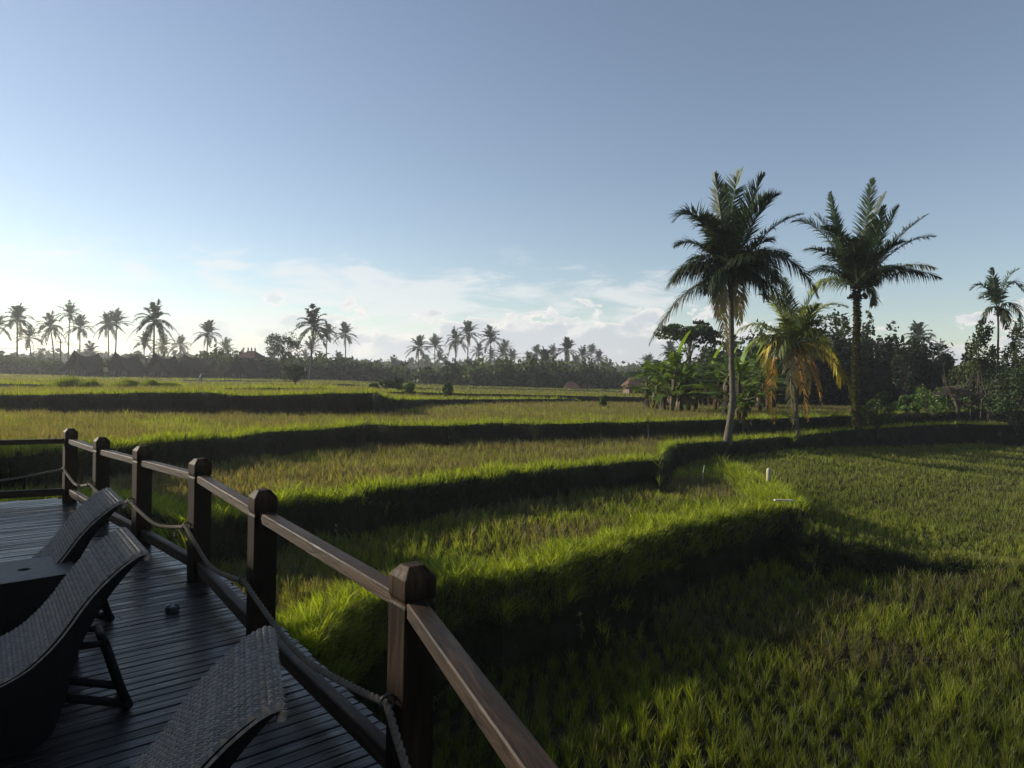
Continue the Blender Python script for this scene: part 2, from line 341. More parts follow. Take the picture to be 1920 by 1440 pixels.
for i, (p, h) in enumerate(zip(allp, tops)):
    a = allp[max(i-1, 0)]; b = allp[min(i+1, len(allp)-1)]
    d = (np.array(b)-a) if i not in (2,) else (PX[1]-PX[0])
    if i >= 3: d = np.array(p)-a
    post(p, h, math.atan2(d[1], d[0]))
for i in range(len(allp)-1):
    a, b = np.array(allp[i]), np.array(allp[i+1]); d = nrm(b-a); nrmv = np.array([-d[1], d[0]])
    for nm, dz0, dz1, ww, hh, oo in (('top_rail', tops[i]-.125, tops[i+1]-.125, .078, .060, 0.), ('bottom_rail', .165, .165, .062, .085, .0)):
        A = a+d*.058+nrmv*oo; B = b-d*.058+nrmv*oo; g = G(); beam(g, (0, 0, 0), tuple(rl(B, dz1)-rl(A, dz0)), ww, hh, np.ones(3)*random.uniform(.85, 1.2), bev=.005)
        # lay the mesh along its own x axis so the grain follows it
        ob = g.obj(nm, M_WOOD, rail, loc=tuple(rl(A, dz0)))
        an = math.atan2(d[1], d[0]); me = ob.data; me.transform(Matrix.Rotation(-an, 4, 'Z')); ob.rotation_euler = (0, 0, an)
# rings on the inner face of the posts, rope through them
ringp = []
for i, (p, h) in enumerate(zip(allp, tops)):
    a = allp[max(i-1, 0)]; b = allp[min(i+1, len(allp)-1)]; d = nrm(np.array(p)-a if i >= 3 else (np.array(b)-a)); inn = np.array([d[1], -d[0]])
    if i in (0, 1): inn = np.array([-bd[1], bd[0]]); inn = inn if inn@(np.array([0, 0])-p) > 0 else -inn
    if i == 2: inn = nrm(np.array([-.1, -1.]))
    c = np.array(p)+inn*.098; zr = h*.455
    g = G(); th = np.linspace(0, 2*math.pi, 25); R = .030
    P = np.stack([inn[0]*R*np.cos(th), inn[1]*R*np.cos(th), R*np.sin(th)], 1); tube(g, P, .0055, 8, cap=False)
    tube(g, [(-inn[0]*.062, -inn[1]*.062, 0), (-inn[0]*R, -inn[1]*R, 0)], .006, 6)
    g.obj('ring', M_METAL, rail, smooth=True, loc=tuple(rl(c, zr))); ringp.append((*(c+inn*.004), zr))
path = []
for i in range(len(ringp)-1):
    a, b = np.array(ringp[i]), np.array(ringp[i+1]); n = int(np.linalg.norm(b-a)/.008); s = np.linspace(0, 1, n, endpoint=False)
    P = a+(b-a)*s[:, None]; P[:, 2] -= (.42*s*(1-s)+.03*np.sin(s*3.14)**4)*np.linalg.norm(b-a)*.5; path.append(P)
path = np.concatenate(path); ker = np.ones(9)/9
for c in range(3): path[4:-4, c] = np.convolve(path[:, c], ker, 'valid')
g = G(); T = nrm(np.gradient(path, axis=0)); A = nrm(np.cross(T, [0, 0, 1.])); B = np.cross(T, A)
ph = np.cumsum(np.linalg.norm(np.gradient(path, axis=0), axis=1))/.042*2*math.pi/3
for k in range(3):
    q = ph+k*2*math.pi/3; tube(g, path+(A*np.cos(q)[:, None]+B*np.sin(q)[:, None])*.0075, .0085, 7)
g.obj('rope', M_ROPE, smooth=True, label='grey twisted rope sagging through the iron rings on the railing posts', cat='rope')
# ------------------------------------------------------------------ loungers
PROF = np.array([(-.004, .798), (.012, .803), (.020, .826), (.010, .848), (-.05, .825), (-.12, .772), (-.195, .700), (-.25, .632), (-.305, .548), (-.37, .468), (-.45, .398), (-.55, .352), (-.68, .335), (-.82, .352), (-.95, .385), (-1.06, .395), (-1.18, .365), (-1.32, .300), (-1.48, .235), (-1.62, .20)])
BOT = np.array([(.000, .815), (-.068, .745), (-.132, .664), (-.180, .590), (-.228, .495), (-.268, .405), (-.285, .30), (-.32, .16), (-.36, .06), (-.42, .035), (-.8, .03), (-1.1, .03), (-1.28, .06), (-1.38, .13), (-1.5, .15), (-1.62, .13)])
def resample(P, n):
    d = np.concatenate([[0], np.cumsum(np.linalg.norm(np.diff(P, axis=0), axis=1))]); 
    # smooth by quadratic averaging
    s = np.linspace(0, d[-1], n); Q = np.stack([np.interp(s, d, P[:, 0]), np.interp(s, d, P[:, 1])], 1)
    kk = max(3, n//24)|1; pad = np.pad(Q, ((kk//2, kk//2), (0, 0)), mode='reflect', reflect_type='odd')
    return np.stack([np.convolve(pad[:, c], np.ones(kk)/kk, 'valid') for c in (0, 1)], 1), d[-1]
def weave(a, b, p=.0150, q=.0200):
    i = np.floor(a/p); j = np.floor(b/q); fa = a/p-i; fb = b/q-j; par = ((i+j) % 2)*2-1
    sA = np.sqrt(np.clip(1-((2*fa-1)/.70)**2, 0, 1)); sB = np.sqrt(np.clip(1-((2*fb-1)/.86)**2, 0, 1))
    hA = np.where(sA > 0, .0030*sA+.0062*np.sin(math.pi*fb)*par, -.012); hB = np.where(sB > 0, .0010*sB-.0062*np.sin(math.pi*fa)*par, -.016)
    return np.maximum(np.maximum(hA, hB), -.012), i, j, hA > hB
lw = .60
NS = 1000; top, Lt = resample(PROF, NS)
wn = 360; aa = np.linspace(0, lw, wn); bb = np.linspace(0, Lt, NS)
AA, BB = np.meshgrid(aa, bb); hh, ii, jj, ov = weave(AA, BB)
T2 = nrm(np.gradient(top, axis=0)); N2 = np.stack([T2[:, 1], -T2[:, 0]], 1); N2 *= np.sign(N2[:, 1:2]+1e-9)
edge = np.minimum(AA, lw-AA); roll = -np.clip(.014-edge, 0, .014)**2/.014
hh = np.where(edge < .010, -.002+(hh+.002)*edge/.010, hh)+roll; hh[:8] *= np.linspace(0, 1, 8)[:, None]; hh[:8] -= .002
V = np.stack([top[:, None, 0]+N2[:, None, 0]*hh, AA-lw/2+0*hh, top[:, None, 1]+N2[:, None, 1]*hh], -1)
rr = np.random.default_rng(5); hue = rr.uniform(.65, 1.25, 4000)
tn = np.where(ov, hue[(ii % 97).astype(int)], hue[(jj % 211+300).astype(int)])[..., None]*np.array([1.05, 1., .95])
tn = tn*np.where((np.where(ov, ii, jj) % 5 < 1)[..., None], np.array([1.15, 1.0, .82]), 1)
def make_lounger():
    t = empty('sun_lounger', (0, 0, 0))
    g = G(); i = np.arange(NS-1)[:, None]*wn; j = np.arange(wn-1)[None]
    g.add(V.reshape(-1, 3), np.stack([i+j, i+j+1, i+wn+j+1, i+wn+j], -1).reshape(-1, 4), None, tn.reshape(-1, 3))
    g.obj('woven_seat', M_WICK, t, smooth=True)
    # closed shell under the seat: rolled head end, sides, underside
    g = G(); tp, _ = resample(PROF, 60); bt, _ = resample(BOT, 60); y = lw/2-.002
    tp = tp.copy(); tp[:4] = tp[4]; tp = tp-np.array([.006, .008]); ys = (-y, y)
    for yy in ys: g.add(np.concatenate([np.c_[tp[:, 0], np.full(60, yy), tp[:, 1]], np.c_[bt[:, 0], np.full(60, yy*.94), bt[:, 1]]]), [(k, k+1, 61+k, 60+k) for k in range(59)])
    g.add(np.concatenate([np.c_[bt[:, 0], np.full(60, -y*.94), bt[:, 1]], np.c_[bt[:, 0], np.full(60, y*.94), bt[:, 1]]]), [(k, k+1, 61+k, 60+k) for k in range(59)])
    for c in (0, 59): g.add([(tp[c, 0], -y, tp[c, 1]), (tp[c, 0], y, tp[c, 1]), (bt[c, 0], y, bt[c, 1]), (bt[c, 0], -y, bt[c, 1])], [(0, 1, 2, 3)])
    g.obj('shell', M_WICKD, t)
    g = G()
    for yy in (-.02, .22):
        tube(g, [(-.26, yy, .36), (-.12, yy, .35), (-.03, yy, .05)], .021, 8); tube(g, [(-.32, yy, .14), (-.02, yy, .03)], .021, 8)
    tube(g, [(-.02, -.04, .03), (-.02, .24, .03)], .024, 8); tube(g, [(-.12, -.04, .35), (-.12, .24, .35)], .020, 8)
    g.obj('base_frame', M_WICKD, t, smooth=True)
    return t
def dup(root, loc, rz, **kw):
    r = root.copy(); COL.objects.link(r); r.location = loc; r.rotation_euler = (0, 0, rz); tag(r, **kw)
    for ch in list(root.children):
        c = ch.copy(); COL.objects.link(c); c.parent = r
        for g2 in ch.children: d = g2.copy(); COL.objects.link(d); d.parent = c
    return r
GL = 'woven sun loungers on the deck'
L0 = make_lounger(); tag(L0, 'woven lounger nearest the camera, its tall tip beside the rope and bottom rail', 'sun lounger', GL)
v3 = (.9342, .3567); c3 = ((-.7957-.5727)/2, (2.3667+1.7827)/2); L0.location = (*c3, 0); L0.rotation_euler = (0, 0, math.atan2(v3[1], v3[0]))
v2 = (.7987, .6018); c2 = ((-2.0355-1.6749)/2, (3.7382+3.2597)/2); c1 = ((-2.7917-2.4308)/2, (4.9222+4.4476)/2)
a2 = math.atan2(v2[1], v2[0])
dup(L0, (*c2, 0), a2, label='middle woven lounger in front of the low table, its bent base frame showing', cat='sun lounger', group=GL)
dup(L0, (*c1, 0), a2, label='farthest woven lounger, behind the low table with its tip near the corner posts', cat='sun lounger', group=GL)
# low table with an umbrella hole
tb = empty('side_table', (-2.80, 4.09, 0), math.atan2(.70, .72), label='low square dark woven table with a round hole, between two loungers', cat='table')
g = G(); n = 48; th = np.arange(n)/n*2*math.pi; hw = .245; c, s = np.cos(th), np.sin(th); k = hw/np.maximum(abs(c), abs(s))
Vi = np.c_[.032*c, .032*s, np.full(n, .5)]; Vo = np.c_[k*c, k*s, np.full(n, .5)]; Vb = Vi-np.array([0, 0, .05])
q = [(a, n+a, n+(a+1) % n, (a+1) % n) for a in range(n)]+[(2*n+a, a, (a+1) % n, 2*n+(a+1) % n) for a in range(n)]
g.add(np.concatenate([Vi, Vo, Vb]), q)
g.obj('table_top', surf_mat('wicker_top', (.018, .0175, .017), (.05, .047, .044), 40., (1, 6, 1), rough=(.45, .6), bump=.6, spec=.4), tb)
g = G()
for sx, sy in ((1, 0), (-1, 0), (0, 1), (0, -1)):
    if sx: box(g, (sx*hw-(.02 if sx > 0 else 0), -hw+.0, .06), (sx*hw+(.02 if sx < 0 else 0), hw, .497))
    else: box(g, (-hw+.021, sy*hw-(.02 if sy > 0 else 0), .06), (hw-.021, sy*hw+(.02 if sy < 0 else 0), .497))
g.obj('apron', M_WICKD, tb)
for sx in (-1, 1):
    for sy in (-1, 1): g = G(); box(g, (sx*.21-.02, sy*.21-.02, 0), (sx*.21+.02, sy*.21+.02, .07)); g.obj('foot', M_WICKD, tb)
lt = empty('deck_light', tuple(at_z(323, 1146, 0)), label='small round lidded pot light standing on the deck boards', cat='lamp')
g = G(); lathe(g, [(0, 0), (.040, 0), (.046, .006), (.046, .034), (.044, .036), (.040, .036)], 28); g.obj('housing', M_METAL, lt, smooth=False)
g = G(); lathe(g, [(.0405, .036), (.039, .041), (.034, .043), (0, .044)], 28); g.obj('lens', surf_mat('lens_glass', (.05, .065, .09), (.09, .11, .15), 300., rough=(.15, .3), bump=.3, spec=.8), lt, smooth=True)
for q in range(3):
    g = G(); a = q*2.09; P = [(.012*math.cos(a), .012*math.sin(a), -.0+.048), (.036*math.cos(a), .036*math.sin(a), .046), (.047*math.cos(a), .047*math.sin(a), .03)]; tube(g, P, .004, 6); g.obj('guard_bar', M_METAL, lt)
# ------------------------------------------------------------------ building added out of view at the left, its roof shaped to shade the deck
pv = empty('shade_pavilion', (-17, 0, 0), label='long timber building added out of view left of the deck, its thatched hip roof shaped to shade it', cat='building')
g = G(); V = [(-1.9, -14, 2.2), (1.2, -14, 2.2), (1.2, 14.7, 2.2), (-1.9, 14.7, 2.2), (-.3, -9, 6.5), (-.3, 8.2, 6.5), (-.3, 8.85, 6.12), (-.3, 10.3, 5.72)]
V2 = [(x, y, z-.25) for x, y, z in V]; T = [(0, 1, 4), (1, 2, 7), (1, 7, 6), (1, 6, 5), (1, 5, 4), (2, 3, 7), (3, 0, 4), (3, 4, 5), (3, 5, 6), (3, 6, 7)]
g.add(V+V2, [(0, 8, 9, 1), (1, 9, 10, 2), (2, 10, 11, 3), (3, 11, 8, 0)], T+[(c+8, b+8, a+8) for a, b, c in T])
g.obj('roof', M_THATCH, pv)
g = G(); box(g, (-1.5, -12.5, -2.8), (.9, 13.0, 2.4)); g.obj('wall', M_WALL, pv)
# ------------------------------------------------------------------ grass
def fbm(x, y, s, seed): return (_n(x, y, s, seed)+.6*_n(y, x, s*2.1, seed+4)+.4*_n(x+y*.3, y, s*4.3, seed+9))/1.6
def blades(g, P, h, w, ld, lean, tint, seg=1, droop=None):
    "P base, h height, w width, ld lean direction angle, lean fraction"
    n = len(P); r = np.random.default_rng(n); fa = r.uniform(0, math.pi, n); side = np.stack([np.cos(fa), np.sin(fa), np.zeros(n)], 1)*w[:, None]*.5
    dv = np.stack([np.cos(ld), np.sin(ld), np.zeros(n)], 1); up = np.array([0, 0, 1.])
    if droop is None: droop = np.zeros(n)
    def c(t): return P+up*(h*(t-(lean*.35+droop)*t*t))[:, None]+dv*(h*lean*t**1.6)[:, None]
    if seg == 1:
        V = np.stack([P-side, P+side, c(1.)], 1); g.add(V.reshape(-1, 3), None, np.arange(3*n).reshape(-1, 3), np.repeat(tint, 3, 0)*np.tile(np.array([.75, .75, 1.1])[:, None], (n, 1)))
    elif seg == 2:
        m_ = c(.55); V = np.stack([P-side, P+side, m_+side*.8, m_-side*.8, c(1.)], 1); b = np.arange(n)[:, None]*5
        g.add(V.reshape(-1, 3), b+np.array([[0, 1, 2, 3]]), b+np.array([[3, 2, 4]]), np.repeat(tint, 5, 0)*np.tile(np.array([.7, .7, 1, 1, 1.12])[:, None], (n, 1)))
    else:
        m1 = c(.35); m2 = c(.7); V = np.stack([P-side, P+side, m1+side*.95, m1-side*.95, m2+side*.65, m2-side*.65, c(1.)], 1); b = np.arange(n)[:, None]*7
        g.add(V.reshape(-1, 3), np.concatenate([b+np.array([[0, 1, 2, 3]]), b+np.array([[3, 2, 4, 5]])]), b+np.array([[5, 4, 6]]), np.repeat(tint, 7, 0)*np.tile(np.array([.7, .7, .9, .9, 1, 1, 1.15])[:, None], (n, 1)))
def under_deck(X, Y):
    cen = poly.mean(0); ins = np.ones(X.shape, bool)
    for a, b in zip(poly, np.roll(poly, -1, 0)):
        nn = np.array([-(b-a)[1], (b-a)[0]]); nn = nn/np.linalg.norm(nn)
        if nn@(cen-a) < 0: nn = -nn
        ins &= ((X-a[0])*nn[0]+(Y-a[1])*nn[1]) > .25
    return ins
C_GREEN = np.array([.145, .178, .020]); C_FRESH = np.array([.255, .305, .028]); C_BROWN = np.array([.170, .140, .082]); C_SHADE = np.array([.020, .034, .007]); C_OLIVE = np.array([.088, .100, .020])
def sow(name, n, y0, y1, kind, seg, seed, tmax=.86):
    r = np.random.default_rng(seed)
    Y = np.exp(r.uniform(math.log(y0), math.log(y1), n)); X = r.uniform(-tmax, tmax, n)*Y
    if kind == 'tuft':     # rice stubble stands in tufts
        cell = .23*(1+Y*.01); cx = np.round(X/cell); cy = np.round(Y/cell)
        jx = np.sin(cx*12.9+cy*78.2)*43758.5; jx -= np.floor(jx); jy = np.sin(cx*39.3+cy*11.1)*24634.6; jy -= np.floor(jy)
        X = (cx+(jx-.5)*.6)*cell+r.normal(0, .023, n)*(1+Y*.02); Y = (cy+(jy-.5)*.6)*cell+r.normal(0, .028, n)*(1+Y*.02)
    k = ~under_deck(X, Y); X, Y = X[k], Y[k]; z, idx, s = terrain(X, Y)
    if kind in ('grass', 'low') and seg > 1:   # open stubble: less undergrowth away from the banks
        k = (np.abs(s) < 1.1) & (idx > 0) | (r.uniform(0, 1, len(X)) < np.where(idx == 0, .10, .5)+.35*fbm(X, Y, .8, 31)); X, Y, z, idx, s = X[k], Y[k], z[k], idx[k], s[k]
    n = len(X)
    e = .15*(1+Y*.01); zx = (terrain(X+e, Y)[0]-terrain(X-e, Y)[0])/(2*e); zy = (terrain(X, Y+e)[0]-terrain(X, Y-e)[0])/(2*e)
    gr = np.hypot(zx, zy); down = np.arctan2(-zy, -zx); face = gr > .55
    br = fbm(X*.55, Y, .55, 3.)+.35*fbm(X, Y, 2.3, 8.)       # brown against green patches
    big = fbm(X, Y, .16, 1.)
    nearlip = (np.abs(s) < (.75+.35*fbm(X, Y, .8, 6))*(1+Y*.012)) & (idx > 0) & (idx != 2)
    u = r.uniform(0, 1, n); bias = np.choose(np.clip(idx, 0, 9), [-.50, -.12, -.25, .28, .25, .05, -.1, -.1, -.1, -.1])
    isb = (u < np.clip(.46+.85*(br+bias)+.2*big, .03, .9)) & ~nearlip
    pc = np.where(isb[:, None], C_BROWN, C_GREEN); fresh = (fbm(X, Y, .4, 12.) > .18)[:, None]
    pc = np.where(fresh & ~isb[:, None], C_FRESH, pc)
    pc = np.where((nearlip & ~isb)[:, None], C_FRESH*.95, pc)
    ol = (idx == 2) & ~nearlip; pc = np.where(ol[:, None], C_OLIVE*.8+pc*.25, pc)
    shoulder = (s > -.55) & face & (idx == 1); pc = np.where(face[:, None], np.where(shoulder[:, None], C_GREEN*.8, C_SHADE), pc)  # bank faces: their shade is painted in as dark grass colour
    tint = pc*r.uniform(.6, 1.3, (n, 1))*np.array([1, 1, 1])*(1+r.normal(0, .07, (n, 3)))
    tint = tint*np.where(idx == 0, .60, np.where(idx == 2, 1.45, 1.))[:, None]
    h = np.where(isb, r.uniform(.12, .30, n), r.uniform(.08, .26, n))
    if kind == 'low': h *= .5
    h = np.where(nearlip, r.uniform(.14, .36, n)*(1+.5*fbm(X, Y, 2.1, 41)), h); h = np.where(face, r.uniform(.18, .42, n), h)
    h *= 1+.55*fbm(X, Y, 1.3, 21)
    if kind == 'tuft': h *= np.where(idx == 0, 1.45, 1.3)
    h = np.where(idx == 2, h*.72, h)
    if kind == 'low': tint = tint*.7
    w = np.maximum(.0072, .00085*Y)*r.uniform(.7, 1.3, n)*np.where(nearlip | face, 1.15, 1)
    ld = r.uniform(0, 2*math.pi, n); ld = np.where(face | (nearlip & (r.uniform(0, 1, n) < .55)), down+r.normal(0, .6, n), ld)
    lean = r.uniform(.1, .5, n); fallen = isb & (r.uniform(0, 1, n) < .16); lean = np.where(fallen, r.uniform(.9, 1.9, n), lean); h = np.where(fallen, h*1.25, h); lean = np.where(face, r.uniform(.5, 1.1, n), lean); lean = np.where(nearlip, r.uniform(.2, .8, n), lean)
    droop = np.where(face, .5, np.where(nearlip, .18, 0))*r.uniform(.3, 1, n)
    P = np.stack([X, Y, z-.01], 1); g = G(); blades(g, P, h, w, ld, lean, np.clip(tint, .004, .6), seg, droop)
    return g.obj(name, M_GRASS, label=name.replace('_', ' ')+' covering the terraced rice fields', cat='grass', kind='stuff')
sow('meadow_grass', 190000, 4.6, 17, 'grass', 3, 11)
sow('low_weeds', 150000, 4.6, 20, 'low', 2, 12)
sow('rice_stubble', 210000, 4.6, 20, 'tuft', 3, 13)
sow('field_grass', 260000, 16, 60, 'grass', 1, 14, .82)
sow('field_stubble', 130000, 19, 60, 'tuft', 1, 15, .82)
sow('far_grass', 90000, 58, 170, 'grass', 1, 16, .80)
# ------------------------------------------------------------------ plants
def hit(px, py, y0=5, y1=300):
    "where the ray through a photo pixel meets the terrain"
    d = ray(px, py); Ys = np.geomspace(y0, y1, 1500); P = CP+d*(Ys/d[1])[:, None]; z = terrain(P[:, 0], P[:, 1])[0]
    k = np.argmax(P[:, 2] < z); return P[k] if P[k, 2] < z[k] else P[-1]
def bez(P0, P1, P2, n):
    s = np.linspace(0, 1, n)[:, None]; return P0*(1-s)**2+2*P1*s*(1-s)+P2*s*s
def frond(g, P0, P1, P2, nl, ll, lw_, tint, r, grav=.5, fwd=0., ragged=.1, rac=(.09, .085, .03), thick=.03, fold=.35, start=.1):
    P0, P1, P2 = (np.asarray(v, float) for v in (P0, P1, P2)); C = bez(P0, P1, P2, 22)
    tube(g, C, np.linspace(thick, .006, 22), 4, np.array(rac), cap=False)
    s = np.linspace(start, 1, nl); pos = np.stack([np.interp(s, np.linspace(0, 1, 22), C[:, c]) for c in range(3)], 1)
    T = nrm(np.gradient(pos, axis=0)); side = np.cross(T, [0, 0, 1.]); bad = np.linalg.norm(side, axis=1) < .25
    alt = nrm(np.cross(P2-P0, [.3, 1, 0.])); side[bad] = alt; side = nrm(side); Nn = nrm(np.cross(side, T))
    tint = np.asarray(tint, float)
    for sg in (-1, 1):
        k = r.uniform(0, 1, nl) > ragged*(.3+s); p = pos[k]; n = len(p); sk = s[k]
        L_ = ll*np.clip(np.sin(math.pi*np.clip(.13+.84*sk, 0, 1)), .08, 1)**.7*r.uniform(.8, 1.12, n)
        a = .38+fwd+.6*sk+r.normal(0, .12, n)
        dr = nrm(side[k]*sg*np.cos(a)[:, None]+T[k]*np.sin(a)[:, None]+Nn[k]*(fold+r.normal(0, .12, n))[:, None])
        gr = np.clip(grav*r.uniform(.5, 1.4, n), 0, 1.6)[:, None]; dn = np.array([0, 0, -1.])
        d1 = nrm(dr+dn*gr*.35); d2 = nrm(dr+dn*gr*1.1); d3 = nrm(dr+dn*gr*2.0)
        m1 = p+d1*L_[:, None]*.38; m2 = m1+d2*L_[:, None]*.34; tp = m2+d3*L_[:, None]*.28
        wv = nrm(np.cross(dr, Nn[k]))*(lw_*r.uniform(.8, 1.2, n))[:, None]*.5
        V = np.stack([p-wv*.5, p+wv*.5, m1+wv, m1-wv, m2+wv*.5, m2-wv*.5, tp], 1); b = np.arange(n)[:, None]*7
        tn = tint*r.uniform(.7, 1.3, (n, 1))*(1+r.normal(0, .05, (n, 3)))
        g.add(V.reshape(-1, 3), np.concatenate([b+np.array([[0, 1, 2, 3]]), b+np.array([[3, 2, 4, 5]])]), b+np.array([[5, 4, 6]]), np.clip(np.repeat(tn, 7, 0), .003, .9))
    return g
GRN = (.022, .042, .009); GRN2 = (.034, .062, .011); YEL = (.34, .28, .03); ORA = (.52, .27, .045); STR = (.34, .28, .13); YG = (.14, .17, .025)
def palm_near(name, base, trunk, heart, fr, org, sc, ll, label, r, trad=.15, lean=None, lw_=.055, moss=False, nuts=0, ring=True, nl=74, cat='palm tree'):
    """trunk: photo pixels from foot to heart; fronds: (tip, bend, tint, depth factor) in crop pixels"""
    B = hit(*base); Y = B[1]; o = empty(name, tuple(B), label=label, cat=cat, group='near palms on the terrace bank')
    px = lambda p, dy=0.: at_y(org[0]+p[0]/sc, org[1]+p[1]/sc, Y+dy)-B
    P = np.array([at_y(x, y, Y)-B for x, y in trunk]); P[0, 2] -= .25
    s = np.linspace(0, 1, 90); d = np.linspace(0, 1, len(P)); C = np.stack([np.interp(s, d, P[:, c]) for c in range(3)], 1)
    pad = np.pad(C, ((8, 8), (0, 0)), mode='reflect', reflect_type='odd'); C = np.stack([np.convolve(pad[:, c], np.ones(17)/17, 'valid') for c in range(3)], 1)
    rad_ = trad*(1.0-.28*s+.75*np.exp(-s*14))*(1+.05*np.sin(s*math.pi*2*34)) + .03*np.exp(-((s-.97)/.03)**2)
    g = G(); tube(g, C, rad_, 14, np.ones(3)); g.obj('trunk', M_TRUNK, o, smooth=True)
    H0 = C[-1]
    for k, (tip, bend, tint, dep) in enumerate(fr):
        P2 = px(tip); P1 = px(bend); Ln = np.linalg.norm(P2-H0); P2 = P2+np.array([0, dep*Ln, 0]); P1 = P1+np.array([0, dep*Ln*.6, 0])
        dead = tint in (ORA, STR); g = G()
        st = H0+nrm(P1-H0)*.08
        frond(g, st, P1, P2, nl, ll*(.85 if dead else .85+.35*(1-float(np.clip((P2-H0)[2]/Ln, 0, 1))))*r.uniform(.85, 1.1), lw_, np.array(tint)*r.uniform(.75, 1.2), r, grav=(1.2 if dead else float(np.clip(1.15-1.1*(P2-H0)[2]/Ln, .12, 1.5))), fwd=.12*float(np.clip((P2-H0)[2]/Ln, 0, 1)), ragged=.3 if dead else .1,
              rac=(.25, .17, .07) if dead else (.10, .10, .03), thick=.035)
        g.obj('frond', M_PALM, o, **({'label': 'dead hanging frond'} if dead else {'label': 'yellowing frond'} if tint in (YEL, YG) else {}))
    if name == 'coconut_palm':
        for q in range(5 if trad < .12 else 9):   # fronds filling the crown towards and away from the viewer
            a = q*2.4+.7; e = r.uniform(.3, .95); Ln = np.median([np.linalg.norm(px(f_[0])-H0) for f_ in fr])*r.uniform(.75, 1.); d = np.array([math.cos(a)*math.cos(e)*.8, math.sin(a)*math.cos(e), math.sin(e)])
            g = G(); frond(g, H0+d*.1, H0+d*Ln*.5+np.array([0, 0, .15*Ln]), H0+d*Ln*.9-np.array([0, 0, .35*Ln*(1-e)]), nl, ll, lw_, np.array(fr[4][2])*r.uniform(.7, 1.2), r, grav=1.-.6*e, ragged=.12, rac=(.08, .08, .03), thick=.03); g.obj('frond', M_PALM, o)
    g = G(); n = 60 if nuts else 24
    for q in range(n):   # fibre and leaf bases round the heart
        a = r.uniform(0, 6.28); z = r.uniform(-.45, .2); R = trad*.9; p = H0+np.array([R*math.cos(a), R*math.sin(a), z]); e = p+np.array([math.cos(a)*.22, math.sin(a)*.22, r.uniform(-.1, .35)])
        tube(g, [p, e], [.035, .012], 5, np.array([.9, .6, .35])*r.uniform(.3, .8))
    g.obj('leaf_bases', M_BARK, o)
    for q in range(nuts):
        a = r.uniform(-.6, .9); g = G(); th = np.linspace(0, math.pi, 9); lathe(g, [(.115*math.sin(t), .14*math.cos(t)) for t in th], 12, tuple(H0+np.array([.34*math.cos(a)*(1 if q % 2 else -1), -.12+.3*math.sin(a*2), -.18-.13*q*.5])), (.5, .55, .25))
        g.obj('coconut', M_BARK, o, smooth=True)
    if moss:
        g = G(); n = 5200; k = r.integers(0, 88, n); a = r.normal(math.pi+.2, 1.5, n); fall = r.uniform(0, 1, n)
        base_ = C[k]+np.stack([np.cos(a), np.sin(a), np.zeros(n)], 1)*(rad_[k]+.01)[:, None]; dr = nrm(np.stack([np.cos(a), np.sin(a), r.normal(-.2, .6, n)], 1)); sd = nrm(np.cross(dr, r.normal(0, 1, (n, 3))))
        Ls = r.uniform(.05, .15, n)[:, None]; V = np.stack([base_-sd*Ls*.35, base_+sd*Ls*.35, base_+dr*Ls], 1)
        g.add(V.reshape(-1, 3), None, np.arange(3*n).reshape(-1, 3), np.repeat(np.array([.060, .066, .018])*r.uniform(.4, 1.3, (n, 1)), 3, 0)); g.obj('climbing_moss', M_LEAF, o)
    return o
r = np.random.default_rng(21); ORG = (1180, 290); SC = 2.4
palm_near('coconut_palm', (1364, 829), [(1363, 829), (1367, 800), (1373, 769), (1374, 735), (1373, 707), (1371, 665), (1372, 615), (1370, 560), (1369, 520)], None, [
 ((520, 62), (455, 180), GRN2, .1), ((352, 118), (395, 300), GRN2, -.25), ((195, 305), (300, 175), GRN, -.1), ((240, 385), (330, 330), GRN, .5), ((255, 330), (330, 260), GRN, -.5),
 ((182, 585), (290, 400), GRN, .15), ((85, 850), (240, 540), GRN, -.1), ((230, 540), (300, 440), GRN2, .6), ((655, 178), (545, 190), GRN2, .1), ((600, 230), (520, 260), GRN, -.5),
 ((775, 268), (620, 300), GRN, .0), ((830, 640), (700, 330), GRN, -.1), ((785, 760), (600, 470), GRN, .1), ((785, 425), (640, 360), GRN, .5), ((455, 110), (440, 300), GRN, .2),
 ((440, 900), (370, 480), STR, -.05), ((500, 760), (500, 520), STR, .1), ((400, 740), (395, 520), STR, -.15), ((580, 650), (560, 480), GRN, -.5), ((700, 560), (620, 380), GRN2, .4),
 ((400, 230), (425, 350), GRN, .55), ((520, 200), (490, 330), GRN, .5), ((340, 620), (370, 470), GRN, -.35), ((610, 400), (540, 400), GRN, -.4), ((330, 440), (390, 400), GRN, -.4), ((560, 130), (500, 240), GRN, -.3), ((720, 700), (600, 420), GRN, -.3)],
 ORG, SC, 1.1, 'tall grey coconut palm with straw dead fronds, leaning foot on the bank edge', r, .142, nl=104)
